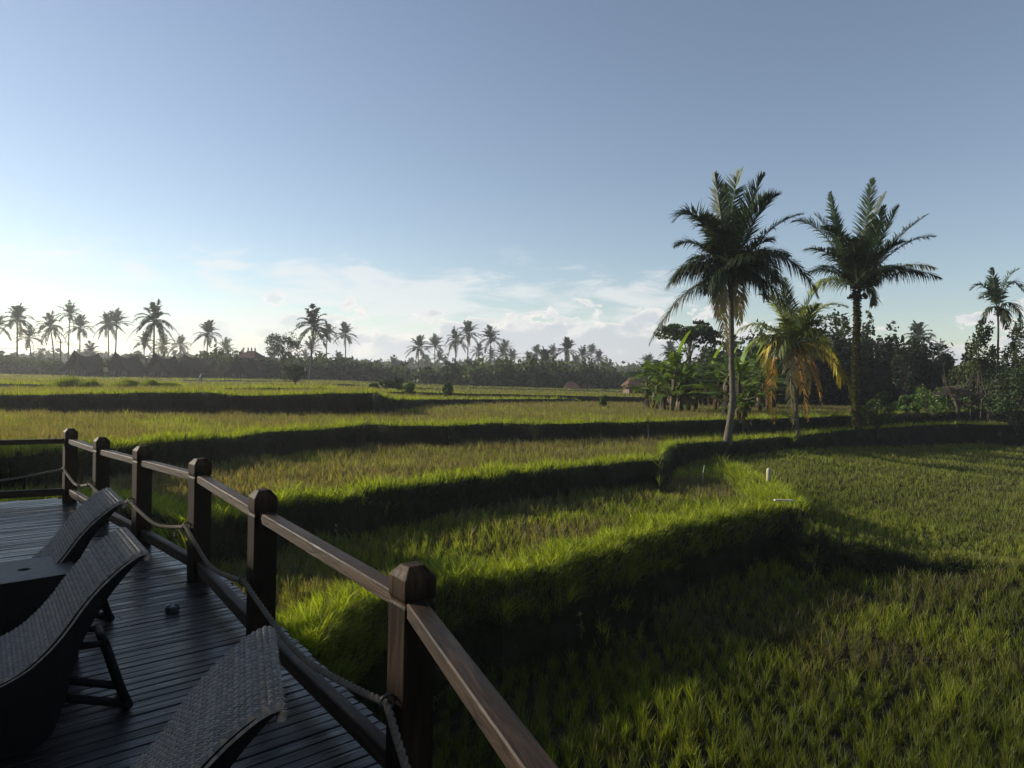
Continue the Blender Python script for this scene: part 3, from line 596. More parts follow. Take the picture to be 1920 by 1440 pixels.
palm_near('coconut_palm', (1607, 810), [(1607, 812), (1606, 780), (1605, 740), (1605, 690), (1606, 640), (1608, 590), (1607, 545)], None, [
 ((925, 158), (945, 370), GRN2, .1), ((1048, 138), (1030, 330), (.075, .12, .018), -.2), ((1178, 162), (1075, 330), GRN2, .1), ((1345, 268), (1170, 380), GRN2, .0), ((1328, 382), (1190, 370), GRN, -.2),
 ((1225, 440), (1130, 400), GRN, .6), ((1395, 505), (1220, 450), YEL, .1), ((1378, 560), (1230, 480), GRN, -.1), ((742, 298), (880, 270), GRN2, .05), ((868, 252), (935, 330), GRN, .2), ((760, 440), (900, 400), GRN, -.2),
 ((825, 615), (900, 500), YG, .1), ((1085, 670), (1080, 560), GRN2, -.3), ((845, 520), (930, 470), GRN, .5), ((1165, 290), (1080, 380), GRN, .3), ((985, 200), (990, 380), GRN, .4), ((1100, 280), (1060, 400), GRN, -.6), ((1260, 560), (1130, 470), GRN, -.5),
 ((800, 360), (920, 370), GRN, -.5), ((1000, 300), (1010, 420), GRN, -.9), ((900, 420), (960, 440), GRN, -.9), ((1130, 430), (1080, 430), GRN, -.9)],
 ORG, SC, 1.08, 'sturdy coconut palm with moss-covered trunk and small round nuts', r, .165, moss=True, nuts=4, nl=100)
palm_near('coconut_palm', (1495, 818), [(1495, 820), (1494, 790), (1492, 750), (1489, 710), (1487, 680), (1487, 648)], None, [
 ((488, 800), (600, 700), YG, .1), ((560, 640), (650, 640), YG, -.3), ((600, 560), (690, 620), (.10, .14, .02), .2), ((735, 545), (730, 700), YG, .3), ((845, 600), (790, 650), YG, -.1), ((1010, 680), (870, 620), YG, .2), ((985, 800), (890, 640), YG, -.1),
 ((935, 870), (850, 700), YG, .4), ((1005, 1140), (950, 850), YEL, -.05), ((815, 880), (790, 840), YEL, -.4), ((665, 1205), (610, 860), ORA, .1), ((960, 1040), (930, 780), YEL, .1), ((620, 1000), (600, 760), YEL, .0), ((880, 1120), (830, 860), ORA, .1), ((715, 1215), (700, 880), STR, -.15), ((790, 1195), (745, 860), ORA, -.1),
 ((650, 900), (680, 780), YG, -.6), ((830, 780), (790, 730), GRN2, -.7), ((560, 880), (640, 750), YG, .6), ((790, 690), (760, 740), YG, -.8), ((830, 1080), (810, 850), STR, .2)],
 ORG, SC, .92, 'slender yellowing coconut palm with orange dead fronds hanging to the grass', r, .10, nl=60)
palm_near('areca_palm', (1868, 792), [(1868, 796), (1868, 740), (1870, 690), (1872, 620), (1871, 580)], None, [
 ((1185, 75), (1190, 200), GRN, .1), ((1305, 92), (1220, 120), GRN, -.2), ((1385, 230), (1290, 60), GRN, .1), ((1345, 425), (1300, 230), GRN, -.1), ((1275, 460), (1260, 300), GRN, .2),
 ((1045, 215), (1120, 110), GRN, .1), ((1060, 275), (1130, 190), GRN, -.3), ((1120, 430), (1140, 290), GRN, .1), ((1240, 130), (1210, 180), GRN, .5)], (1520, 480), 3.4275, .95,
 'slim areca palm with pale straight trunk and feathery fan-like crown', r, .085, lw_=.10, nl=34, cat='palm tree')
# ---- broadleaf plants
def leaves(g, C, n, R, size, tint, r, flat=1.0, jit=.35):
    "n leaf faces scattered in an ellipsoid shell R round C"
    d = nrm(r.normal(0, 1, (n, 3))); q = r.uniform(.35, 1, n)**.5; P = np.asarray(C)+d*np.asarray(R)*q[:, None]
    a = nrm(r.normal(0, 1, (n, 3))*np.array([1, 1, flat])); b = nrm(np.cross(a, r.normal(0, 1, (n, 3)))); s = (size*r.uniform(.6, 1.35, n))[:, None]
    V = np.stack([P-a*s*.5, P+b*s*.3, P+a*s*.5, P-b*s*.3], 1); tn = np.array(tint)*r.uniform(1-jit, 1+jit, (n, 1))*(1+r.normal(0, .08, (n, 3)))
    g.add(V.reshape(-1, 3), np.arange(4*n).reshape(-1, 4), None, np.clip(np.repeat(tn, 4, 0), .003, .8))
def tree_mesh(r, w, h, size, nclump, per, tint, shape='round', trunk=.3):
    "returns (trunk G, crown G); crown ellipsoid width w, whole height h, trunk share of height"
    gt, gc = G(), G(); zc = h*(trunk+(1-trunk)*.5); rz = h*(1-trunk)*.5
    tube(gt, [(0, 0, -.3), (.02*w, 0, h*trunk*.6), (-.02*w, .02*w, zc)], [w*.028+.02, w*.022+.015, w*.012+.008], 7)
    for k in range(nclump):
        d = nrm(r.normal(0, 1, 3)); q = r.uniform(.25, 1)**.6
        if shape == 'flat': c = np.array([d[0]*w*.5*q, d[1]*w*.5*q, zc+rz*(.9-.9*q*q-abs(r.normal(0, .45))+.3*math.sin(d[0]*q*7))]); cr = np.array([w*.075, w*.075, w*.022])*r.uniform(.4, 1.4)
        else: c = np.array([d[0]*w*.5*q, d[1]*w*.5*q, zc+d[2]*rz*q]); cr = np.array([w*.17, w*.17, rz*.30])*r.uniform(.5, 1.15)
        leaves(gc, c, per, cr, size, np.array(tint)*r.uniform(.75, 1.25), r)
        if k % 2 == 0: tube(gt, [(0, 0, h*trunk*r.uniform(.6, 1.2)), (c[0]*.5, c[1]*.5, (c[2]+h*trunk)*.5), tuple(c)], [w*(.003 if shape == 'flat' else .007)+.008, w*(.002 if shape == 'flat' else .005)+.006, .006], 5)
    return gt, gc
def plant_tree(name, px, py_base, Y, topy, wpx, label, cat='tree', tint=(.035, .060, .014), shape='round', nclump=26, per=60, size=None, trunk=.25, seed=1, group=None, onhit=False):
    r = np.random.default_rng(seed+abs(int(px)))
    if onhit: B = hit(px, py_base)
    else: B = at_y(px, 700, Y); B[2] = gz(B[0], B[1])
    top = at_y(px, topy, B[1]); h = top[2]-B[2]; w = wpx/FPX*B[1]
    gt, gc = tree_mesh(r, w, h, size or max(.05, w*.06), nclump, per, tint, shape, trunk)
    o = empty(name, tuple(B), label=label, cat=cat, group=group)
    gt.obj('trunk', M_BARK, o); gc.obj('crown', M_LEAF, o); return o
# shrubs and small trees round the palms
shade_tree = plant_tree('tree', -250, 0, 17.2, 540, 260, 'broad leafy tree added left of the frame to shade the field corner', nclump=40, per=60, size=.3, trunk=.1)  # out-of-view tree, added to shade the left corner of the fields
plant_tree('shrub', 1645, 818, 0, 738, 62, 'leafy dark shrub just right of the moss-covered palm foot', 'shrub', (.05, .08, .02), nclump=34, per=70, size=.13, onhit=True, trunk=.2)
plant_tree('tree', 1832, 790, 0, 590, 44, 'thin broadleaf tree with round leaves behind the areca palm trunk', 'tree', (.035, .055, .016), nclump=26, per=45, size=.24, onhit=True, trunk=.35)
plant_tree('tree', 1903, 795, 0, 598, 62, 'open round-leaved tree at the right edge of the picture', 'tree', (.035, .055, .016), nclump=30, per=50, size=.22, onhit=True, trunk=.3)
plant_tree('bush', 1905, 815, 0, 690, 110, 'dense dark bush filling the right edge above the field bank', 'bush', (.025, .045, .012), nclump=60, per=80, size=.18, onhit=True, trunk=.05)
plant_tree('bush', 1745, 785, 0, 722, 70, 'pale green bush left of the old field shed', 'bush', (.075, .12, .025), nclump=34, per=60, size=.16, onhit=True, trunk=.05)
plant_tree('bush', 1822, 777, 0, 742, 50, 'low leafy bush under the roof of the field shed', 'bush', (.05, .09, .02), nclump=24, per=60, size=.15, onhit=True, trunk=.05)
plant_tree('bush', 1700, 782, 0, 738, 46, 'low broad-leaved bush at the foot of the dark grove', 'bush', (.06, .11, .022), nclump=22, per=50, size=.2, onhit=True, trunk=.05)
plant_tree('bush', 1822, 771, 0, 676, 90, 'bushy tree with twiggy crown behind the field shed', 'tree', (.045, .065, .018), nclump=44, per=60, size=.2, onhit=True, trunk=.15)
def bare(px, py, top, label, seed):
    r = np.random.default_rng(seed); B = hit(px, py); H = at_y(px, top, B[1])[2]-B[2]; o = empty('pollarded_tree', tuple(B), label=label, cat='tree')
    g = G(); zt = H*.42; tube(g, [(0, 0, -.2), (.1, 0, zt*.5), (-.15, .05, zt), (-.35, 0, zt*1.35)], [.16, .14, .15, .10], 9); g.obj('trunk', M_BARK, o, smooth=True)
    for k in range(16):
        a = r.uniform(0, 6.28); s = np.array([-.2+r.uniform(-.2, .15), 0, zt*r.uniform(.9, 1.3)]); e = np.array([math.cos(a)*H*.25, math.sin(a)*H*.2, H*r.uniform(.65, 1.02)])
        g = G(); tube(g, bez(s, (s+e)/2+np.array([math.cos(a)*.4, 0, -.25]), e, 7), np.linspace(.045, .01, 7), 5); g.obj('branch', M_BARK, o)
bare(1793, 790, 682, 'leafless pollarded tree with pale upright shoots left of the shed', 4)
bare(1852, 793, 700, 'leafless pollarded tree with pale trunk right of the shed', 9)
# field shed
B = hit(1802, 783); o = empty('field_shed', tuple(B), label='small open bamboo shed with sagging plank roof beside pollarded trees', cat='shed'); k = B[1]/FPX
for (x0, x1, h0) in ((-28, -28, 42), (-6, -7, 50), (18, 17, 38), (36, 38, 30)):
    for dy in (0, 1.6): g = G(); tube(g, [(x0*k, dy, -.3), (x1*k, dy, h0*k)], .05, 7); g.obj('post', M_BARK, o)
g = G()
for q in range(9): tube(g, [(-40*k, -.3+q*.27, 38*k+.02*(q % 2)), (-4*k, -.3+q*.27, 58*k), (44*k, -.3+q*.27+.1, 26*k)], .045, 6)
tube(g, [(-42*k, -.25, 40*k), (-42*k, 1.9, 40*k)], .05, 6); tube(g, [(-4*k, -.3, 57*k), (-4*k, 1.9, 57*k)], .05, 6); tube(g, [(42*k, -.3, 26*k), (42*k, 1.9, 26*k)], .05, 6)
g.obj('roof', M_BARK, o)
g = G(); tube(g, [(-24*k, 0, 5*k), (16*k, 0, 30*k)], .04, 6); tube(g, [(-10*k, 1.5, 6*k), (30*k, 1.5, 28*k)], .04, 6); g.obj('brace', M_BARK, o)
# fallen frond on the bank, right of the shrub
B = hit(1700, 800); g = G(); r = np.random.default_rng(3); P = lambda x, y: at_y(x, y, B[1])-B
frond(g, P(1672, 782), P(1725, 758), P(1762, 806), 50, .42, .035, (.08, .07, .04), r, grav=1.5, ragged=.15, rac=(.1, .07, .04))
g.obj('fallen_frond', M_PALM, loc=tuple(B), label='fallen dark palm frond arching over the bank right of the leafy shrub', cat='palm frond')
# ---- banana plants
def banana(px, py, hpx, label, seed, up=1, nleaf=13, dead=9):
    r = np.random.default_rng(seed); B = hit(px, py); k = B[1]/FPX; H = hpx*k*1.36; o = empty('banana_plant', tuple(B), label=label, cat='banana plant', group='banana plants in the grove')
    st = H*r.uniform(.40, .56); tilt = r.normal(0, .06)
    g = G(); s = np.linspace(0, 1, 12); C = np.stack([tilt*st*s, 0*s, -.2+(st+.2)*s], 1); tube(g, C, .13-.07*s, 9, (.5, .42, .28)); g.obj('stem', M_BARK, o, smooth=True)
    for q in range(nleaf+4):
        a = q*2.4+r.uniform(-.4, .4); e = (1.45 if q < up else r.uniform(.35, 1.4)); Ln = H*r.uniform(.38, .56)*(1.1 if q < up else 1); wd = Ln*r.uniform(.27, .36)
        d = np.array([math.cos(a)*math.cos(e), math.sin(a)*math.cos(e), math.sin(e)]); P0 = C[-1] if q < 9 else C[int(r.integers(4, 9))]; P1 = P0+d*Ln*.62; P2 = P0+d*Ln*.95+np.array([math.cos(a)*.2*Ln, math.sin(a)*.2*Ln, -(.06 if q < up else .38)*Ln*r.uniform(.6, 1.3)])
        m_ = 16; Cc = bez(P0, P1, P2, m_); T = nrm(np.gradient(Cc, axis=0)); sd = nrm(np.cross(T, [.01, .02, 1.])); Nn = np.cross(sd, T)
        t = np.linspace(0, 1, m_); wdt = wd*np.clip((t-.18)/.12, 0, 1)**.7*np.clip((1-t)/.3, 0, 1)**.6*.5
        g = G(); tube(g, Cc, np.linspace(.03, .006, m_), 4, (.14, .17, .06), cap=False)
        for sg in (-1, 1):
            droop = r.uniform(.1, .7)
            for c in range(2, m_-1):   # blade torn into strips along the midrib
                if q >= up and r.uniform() < .10: continue
                gap = .02 if q < up else r.uniform(0, .35)
                a0, a1 = Cc[c], Cc[c]*gap*.0+Cc[c+1]; w0, w1 = wdt[c], wdt[c+1]*(1 if q < up else r.uniform(.75, 1.05)); dz = r.uniform(-.15, .1)*(0 if q < up else 1)
                o0 = sd[c]*sg*w0*math.cos(droop)+Nn[c]*w0*.25-np.array([0, 0, 1])*w0*(math.sin(droop)+dz); o1 = sd[c+1]*sg*w1*math.cos(droop)+Nn[c+1]*w1*.25-np.array([0, 0, 1])*w1*(math.sin(droop)+dz)
                tn = np.array([.095, .155, .022])*r.uniform(.8, 1.2)*(1.3 if q < up else r.uniform(.55, 1.15))
                g.add([a0, a1, a1+o1*(1-gap*.1), a0+o0], [(0, 1, 2, 3)], None, tn)
        g.obj('leaf', M_BANANA, o)
    g = G()
    for q in range(dead*2):
        a = r.uniform(0, 6.28); z0 = st*r.uniform(.25, 1.05); ln = r.uniform(.35, .9)*st*.7; R = .14; p0 = np.array([tilt*z0+R*math.cos(a), R*math.sin(a), z0]); w_ = np.array([-math.sin(a), math.cos(a), 0])*r.uniform(.03, .08)
        p1 = p0+np.array([math.cos(a)*r.uniform(.02, .30), math.sin(a)*r.uniform(.02, .30), -ln*.5]); p2 = p1+np.array([r.normal(0, .04), r.normal(0, .04), -ln*.5])
        tn = np.array([.11, .08, .05])*r.choice([.25, .5, .8, 1.5]); g.add([p0-w_, p0+w_, p1+w_*1.2, p1-w_*1.2, p2+w_*.4, p2-w_*.4], [(0, 1, 2, 3), (3, 2, 4, 5)], None, tn)
    g.obj('dead_leaves', M_LEAF, o)
BN = [(1216, 768, 78, 0, 'leftmost banana plant of the grove, drooping leaves over brown dead ones'), (1232, 771, 80, 0, 'second banana plant from the left end of the grove'),
 (1246, 773, 74, 0, 'banana plant half hidden left of the tallest upright leaf'), (1261, 774, 112, 1, 'banana plant with tall single upright leaf, left part of the grove'), (1276, 775, 96, 1, 'banana plant with bright leaf slanting right, beside the tallest upright leaf'),
 (1291, 774, 80, 0, 'banana plant with many brown dead leaves near the grove gap'), (1304, 772, 72, 0, 'short banana plant at the gap in the grove'), (1322, 764, 66, 0, 'small banana plant standing back in the gap of the grove'),
 (1341, 770, 84, 0, 'banana plant just left of the grey palm trunk'), (1358, 782, 118, 1, 'banana plant with bright upright leaf touching the grey palm trunk'), (1386, 786, 104, 1, 'banana plant just right of the grey palm trunk'),
 (1402, 776, 88, 0, 'banana plant with drooping leaves, second right of the grey palm trunk'), (1424, 774, 94, 1, 'banana plant with a broad upright leaf near the yellowing palm'), (1441, 772, 86, 0, 'rightmost banana plant, beside the hanging orange fronds'), (1393, 800, 70, 0, 'low banana stump with brown leaves at the bank edge')]
BN += [(1222, 760, 76, 0, 'back-row banana plant behind the two leftmost ones'), (1239, 761, 80, 0, 'back-row banana plant, third from the left end of the grove'), (1255, 761, 84, 0, 'back-row banana plant behind the tall upright leaf'), (1283, 762, 84, 0, 'back-row banana plant right of the slanting bright leaf'),
 (1312, 762, 80, 0, 'back-row banana plant at the grove gap'), (1332, 762, 88, 1, 'back-row banana plant with short upright leaf left of the grey palm trunk'), (1350, 764, 92, 0, 'back-row banana plant hidden by the grey palm trunk'), (1376, 765, 96, 0, 'back-row banana plant just right of the grey palm trunk'),
 (1394, 766, 92, 0, 'back-row banana plant between the grey and yellowing palms, left one'), (1413, 765, 96, 1, 'back-row banana plant with upright leaf between the grey and yellowing palms'), (1433, 765, 90, 0, 'back-row banana plant near the yellowing palm, right one'), (1452, 767, 80, 0, 'last back-row banana plant, behind the hanging orange fronds')]
for i, (a, b, c, up, lb) in enumerate(BN): banana(a, b, c, lb, 40+i, up)
# stake, stick and plank on the terrace
B = hit(1441, 908); o = empty('marker_post', tuple(B), label='short pale tube on a thin stick in the grass below the palms', cat='marker'); k = B[1]/FPX
g = G(); tube(g, [(0, 0, -.1), (.01, 0, 8*k)], .014, 6); g.obj('stick', M_BARK, o)
g = G(); z = 6*k; lathe(g, [(0, z), (.065, z), (.078, z+.02), (.075, z+.14), (.080, z+.26), (.075, z+.38), (.048, z+.42), (0, z+.42)], 14, tint=(.8, .75, .6)); g.obj('tube', M_PLAIN, o, smooth=True)
B = hit(1317, 906); g = G(); k = B[1]/FPX; tube(g, [(0, 0, -.1), (.01, 0, 18*k), (3*k, 0, 34*k)], [.016, .014, .009], 6); g.obj('stick', M_PLAIN, loc=tuple(B), label='thin pale stick standing in the grass in front of the dark bank', cat='stick')
B = hit(1468, 957); g = G(); box(g, (-.23, -.05, 0), (.25, .05, .035), ax=[(1, .05, -.02), (-.05, 1, 0), (0.02, 0, 1)]); g.obj('plank', M_PLAIN, loc=(B[0], B[1], gz(B[0], B[1])+.24), label='pale weathered plank end sticking out at the corner of the terrace', cat='plank')
g = G(); 
# tall weeds standing on the banks
def weed(px, py, hpx, label, seed, tint=(.14, .17, .05)):
    r = np.random.default_rng(seed); B = hit(px, py); k = B[1]/FPX; h = hpx*k; g = G(); C = bez(np.zeros(3), np.array([.02, 0, h*.5]), np.array([r.normal(0, .06), 0, h]), 8); tube(g, C, np.linspace(.006, .002, 8), 4, tint)
    for q in range(16):
        s = r.uniform(.3, 1); p = C[int(s*7)]; a = r.uniform(0, 6.28); e = p+np.array([math.cos(a)*.09, math.sin(a)*.09, r.uniform(-.02, .07)])*(1.3-s*.6); w_ = np.array([-math.sin(a), math.cos(a), 0])*.018; m_ = (p+e)/2
        g.add([p, m_+w_, e, m_-w_], [(0, 1, 2, 3)], None, np.array(tint)*r.uniform(.6, 1.3))
    g.obj('weed', M_LEAF, loc=tuple(B), label=label, cat='weed')
weed(630, 1032, 52, 'tall seeding weed on the bank behind the long rail between posts', 2)
weed(948, 860, 40, 'tall pale weed at the foot of the upper bank, below a dark tuft', 3); weed(1215, 828, 34, 'grey seeding weed where the banks meet, left of the grey palm', 4, (.2, .2, .15))
weed(1090, 1205, 60, 'lone pale weed in the deep shade below the near terrace', 5)
# ------------------------------------------------------------------ far side of the fields
def far_frond(g, P0, P1, P2, r, ll, w_, tint, nl=22): frond(g, P0, P1, P2, nl, ll, w_, tint, r, grav=.5, ragged=.08, thick=.05, rac=(.06, .06, .025), start=.16)
def crown_mesh(seed, tint, droop=.5, n=22, dead=2):
    r = np.random.default_rng(seed); g = G()
    for k in range(n):
        a = k*2.399+r.uniform(-.3, .3); e = math.radians(82-k/n*(95+25*droop)+r.uniform(-8, 8)); Ln = 3.7*r.uniform(.85, 1.1); d = np.array([math.cos(a)*math.cos(e), math.sin(a)*math.cos(e), math.sin(e)])
        P1 = d*Ln*.55+np.array([0, 0, .35]); P2 = d*Ln*.95+np.array([0, 0, -.9*droop*Ln*abs(math.cos(e))*.8])
        far_frond(g, (0, 0, 0), P1, P2, r, .95, .17, np.array(tint)*r.uniform(.7, 1.3))
    for k in range(dead): a = r.uniform(0, 6.28); far_frond(g, (0, 0, 0), (math.cos(a)*.8, math.sin(a)*.8, -.6), (math.cos(a)*.9, math.sin(a)*.9, -3.0), r, .5, .12, (.24, .19, .08))
    return g.mesh('crown', M_PALM)
CM = [crown_mesh(1, GRN, .5), crown_mesh(2, GRN, .75), crown_mesh(3, GRN, .3, 20, 0), crown_mesh(4, GRN, .9, 24, 4), crown_mesh(5, GRN, .55, 18, 1), crown_mesh(6, YG, .7, 18, 3), crown_mesh(7, GRN, .15, 16, 0)]
TMESH = {}
def far_palm(px, cy, R, var, label, lean=0., group='coconut palms beyond the fields', Y=None):
    Y = Y or 3.55*FPX/R; c = at_y(px, cy, Y); f = np.array([c[0]-lean*Y/FPX, Y, 0]); f[2] = gz(f[0], f[1]); o = empty('coconut_palm', tuple(f), label=label, cat='palm tree', group=group)
    T = c-f; r = np.random.default_rng(int(px*7+cy)); s = np.linspace(0, 1, 10)[:, None]; C = T*s+np.array([T[0]*.4+r.normal(0, .25), 0, 0])*(s*(1-s))*-1; C[0, 2] -= .4
    g = G(); tube(g, C, np.linspace(.20, .12, 10)+.14*np.exp(-np.linspace(0, 9, 10)), 7, np.ones(3)*.8); g.obj('trunk', M_TRUNK, o, smooth=True)
    cr = bpy.data.objects.new('crown', CM[var]); COL.objects.link(cr); cr.parent = o; cr.location = tuple(T); cr.rotation_euler = (r.uniform(-.12, .12), r.uniform(-.12, .12), r.uniform(0, 6.28)); sc = 1.14*R*Y/FPX/3.55; cr.scale = (sc, sc, sc)
FP = [(-4, 612, 26, 1, 'palm cut by the left edge of the picture', 0), (32, 600, 31, 1, 'tall thick-trunked palm second from the left edge', 0), (54, 634, 26, 4, 'lower palm with bent trunk right of the tall thick-trunked one', -7),
 (94, 612, 27, 3, 'palm with round drooping crown and curved trunk, left of the power pole', -10), (131, 590, 25, 4, 'tallest slim palm above the left huts', 2), (150, 615, 25, 0, 'palm just right of the tallest slim one above the first hut', 0),
 (170, 662, 22, 1, 'small low palm with drooping fronds behind the first hut', 0), (203, 610, 25, 1, 'left palm of the crossing pair between first and second hut', -2), (219, 606, 26, 2, 'right palm of the crossing pair between first and second hut', 3),
 (271, 645, 22, 4, 'low palm behind the left shoulder of the big yellow-tinged palm', 0), (289, 603, 38, 3, 'big broad palm with yellow-tinged lower fronds over the third hut', 1), (306, 650, 24, 5, 'yellowish low palm under the big broad one', 0), (338, 648, 20, 1, 'small palm behind the dark saddle roof, left end', 0),
 (390, 627, 27, 0, 'lone slim palm above the right end of the dark saddle roof', 2), (423, 655, 20, 6, 'wispy palm between the saddle roof and the red roof', 0), (511, 678, 20, 1, 'bushy low palm just right of the red-roofed building', 0), (545, 680, 18, 0, 'low palm between the airy tree and the dark bush', 0),
 (588, 612, 40, 1, 'largest dark palm, in front of the others in the left half', 4), (613, 630, 24, 4, 'slim palm right behind the largest dark palm', 0), (648, 628, 24, 0, 'slim straight palm right of the largest dark palm, crown clear in the sky', 0), (583, 656, 23, 2, 'shorter palm behind the trunk of the largest dark palm', 0),
 (573, 672, 16, 0, 'tiny palm far left of the largest dark palm trunk', 0), (636, 680, 22, 3, 'low full palm below the slim straight one', 0), (738, 685, 19, 1, 'low palm alone in the gap between the palm groups', 0),
 (785, 652, 24, 0, 'leftmost tall palm of the middle group', 0), (815, 650, 22, 2, 'second tall palm from the left of the middle group', -1), (799, 682, 16, 1, 'low palm between the first two tall palms of the middle group', 0), (824, 673, 18, 4, 'shorter palm beside the dark round tree in the middle group', -3),
 (771, 684, 14, 0, 'very small palm at the left end of the middle group', 0), (855, 638, 24, 3, 'palm with yellow-brown hanging fronds in the middle group', 0), (878, 626, 25, 0, 'tallest palm of the middle group, upright crown', 0), (920, 635, 25, 0, 'tall palm right of the tallest of the middle group', 1),
 (881, 688, 19, 1, 'low palm under the tallest palm of the middle group', 0), (905, 700, 20, 3, 'low drooping palm left of the tall right palm trunk', 0), (921, 668, 17, 4, 'short palm crown in front of the tall right palm trunk', 0), (942, 664, 19, 0, 'medium palm right of the tall right palm', 0),
 (960, 672, 18, 2, 'dark medium palm in the thick of the middle group', 0), (991, 674, 17, 1, 'medium palm left of the big full palm', 0), (973, 697, 23, 5, 'pale low palm standing on the field edge', 0), (1022, 682, 31, 1, 'big full dark palm standing out at the field edge', 0),
 (1063, 658, 26, 0, 'tall slim palm at the right of the middle group, trunk to the field edge', 0), (1050, 692, 18, 3, 'low palm behind the trunk of the tall slim right one', 0), (1092, 668, 20, 4, 'medium palm right of the tall slim right one', 0), (1123, 674, 19, 1, 'rightmost palm of the middle group', 0),
 (1103, 706, 16, 5, 'small yellowish palm over the orange roofs', 0), (862, 690, 15, 6, 'tiny spiky palm between two slender trunks of the middle group', 0), (897, 660, 17, 0, 'small palm just below the tallest crown of the middle group', 2), (935, 690, 18, 1, 'low leafy palm before the medium palms', 0), (948, 652, 16, 2, 'small high palm crown behind the medium palms', 0), (1006, 664, 18, 0, 'palm touching the left side of the big full palm crown', 0), (1036, 662, 17, 4, 'slender palm behind the right side of the big full palm', 0), (1080, 684, 18, 3, 'low palm right of the tall slim trunk', 0), (1110, 662, 17, 2, 'upright palm crown before the rightmost one', 0), (1000, 706, 17, 5, 'pale tiny palm left of the big full palm trunk', 0), (758, 700, 13, 2, 'tiny palm near the pointed bush', 0), (672, 694, 14, 0, 'tiny palm left of the dome-shaped tree', 0), (1258, 662, 24, 0, 'slim palm rising above the banana grove', 0), (1215, 684, 21, 2, 'low palm above the left end of the banana grove', 0), (1415, 682, 34, 2, 'palm behind the grove, just right of the grey trunk', 0), (1322, 682, 30, 1, 'palm with drooping crown under the flat-topped tree', 0),
 (1724, 634, 33, 1, 'highest palm of the dark right grove', 0), (1760, 662, 25, 4, 'palm at the right end of the dark grove', -3), (1655, 660, 20, 0, 'small palm crown at the left of the dark grove gap', 0), (1700, 696, 34, 6, 'low palm inside the dark right grove', 0), (1560, 665, 34, 2, 'palm half hidden behind the moss-covered trunk', 0), (1470, 690, 32, 1, 'palm behind the yellowing palm crown', 0)]
for a in FP: far_palm(*a[:5], lean=a[5] if len(a) > 5 else 0)
# trees one can tell apart
FT = [('tree', 530, 110, 625, 66, 'airy tree with dark clumps left of the largest dark palm', 'round', (.035, .055, .018)), ('tree', 84, 185, 654, 52, 'hazy round tree far behind the left palms', 'round', (.05, .07, .03)), ('bush', 100, 125, 676, 44, 'dark bush under the power pole', 'round', (.025, .04, .012)),
 ('tree', 245, 128, 660, 34, 'round dark tree between the second and third hut', 'round', (.03, .045, .014)), ('tree', 420, 108, 648, 40, 'loose pale-twigged tree beside the red roof', 'round', (.06, .08, .03)), ('bush', 553, 68, 680, 42, 'dark dense bush standing in the field by the largest dark palm', 'round', (.03, .055, .014)),
 ('tree', 697, 120, 680, 56, 'dark dome-shaped tree left of the lone low palm', 'round', (.022, .034, .012)), ('tree', 845, 110, 672, 30, 'dark round tree in the middle palm group', 'round', (.025, .04, .012)), ('tree', 1102, 118, 664, 36, 'dense tree at the right end of the middle palm group', 'round', (.03, .045, .016)),
 ('umbrella_tree', 1292, 62, 603, 128, 'wide flat-topped umbrella tree behind the tall grey palm', 'flat', (.030, .052, .014)), ('tree', 1698, 62, 625, 46, 'dark leafy tree beside the highest palm of the right grove', 'round', (.018, .03, .010)),
 ('bush', 724, 60, 709, 30, 'round green bush on the field edge right of centre-left', 'round', (.05, .08, .02)), ('bush', 702, 62, 719, 20, 'low green bush left of the round one', 'round', (.045, .07, .02)), ('bush', 746, 66, 710, 24, 'pointed bush between two round bushes', 'round', (.05, .08, .02)), ('bush', 768, 56, 718, 22, 'bright green bush on the field edge', 'round', (.09, .15, .03)),
 ('bush', 840, 55, 719, 18, 'small spiky bush in the middle of the far field', 'round', (.06, .1, .025)), ('bush', 1132, 50, 741, 14, 'little pale bush in the field before the orange roofs', 'round', (.09, .15, .03)), ('tree', 1150, 150, 694, 44, 'far tree row left part, behind the orange roofs', 'round', (.04, .055, .028)), ('tree', 1190, 150, 692, 40, 'far tree row right part, left of the grove', 'round', (.04, .055, .028)),
 ('tree', 30, 150, 664, 46, 'broad dark tree under the tall thick-trunked palm', 'round', (.03, .045, .016)), ('tree', 335, 118, 668, 40, 'dark tree behind the third hut', 'round', (.025, .04, .013)), ('tree', 1600, 66, 645, 90, 'big dark tree behind the moss-covered trunk', 'round', (.018, .03, .010)), ('tree', 1430, 68, 640, 110, 'big dark tree filling the space behind the yellowing palm', 'round', (.018, .03, .010)), ('tree', 1345, 66, 655, 70, 'dark tree under the right side of the flat-topped tree', 'round', (.02, .034, .011)), ('tree', 1520, 70, 628, 90, 'tallest dark tree between yellowing and moss-covered palms', 'round', (.018, .03, .010))]
for i, (nm, px, Y, ty, w_, lb, sh, tn) in enumerate(FT):
    plant_tree(nm, px, 0, Y, ty, w_, lb, 'bush' if nm == 'bush' else 'tree', tn, sh, nclump=120 if sh == 'flat' else 46 if w_ > 60 else 26, per=34 if sh == 'flat' else 56, size=max(.22, w_/FPX*Y*.05), trunk=.72 if sh == 'flat' else .45 if px == 530 else .12, seed=60+i)
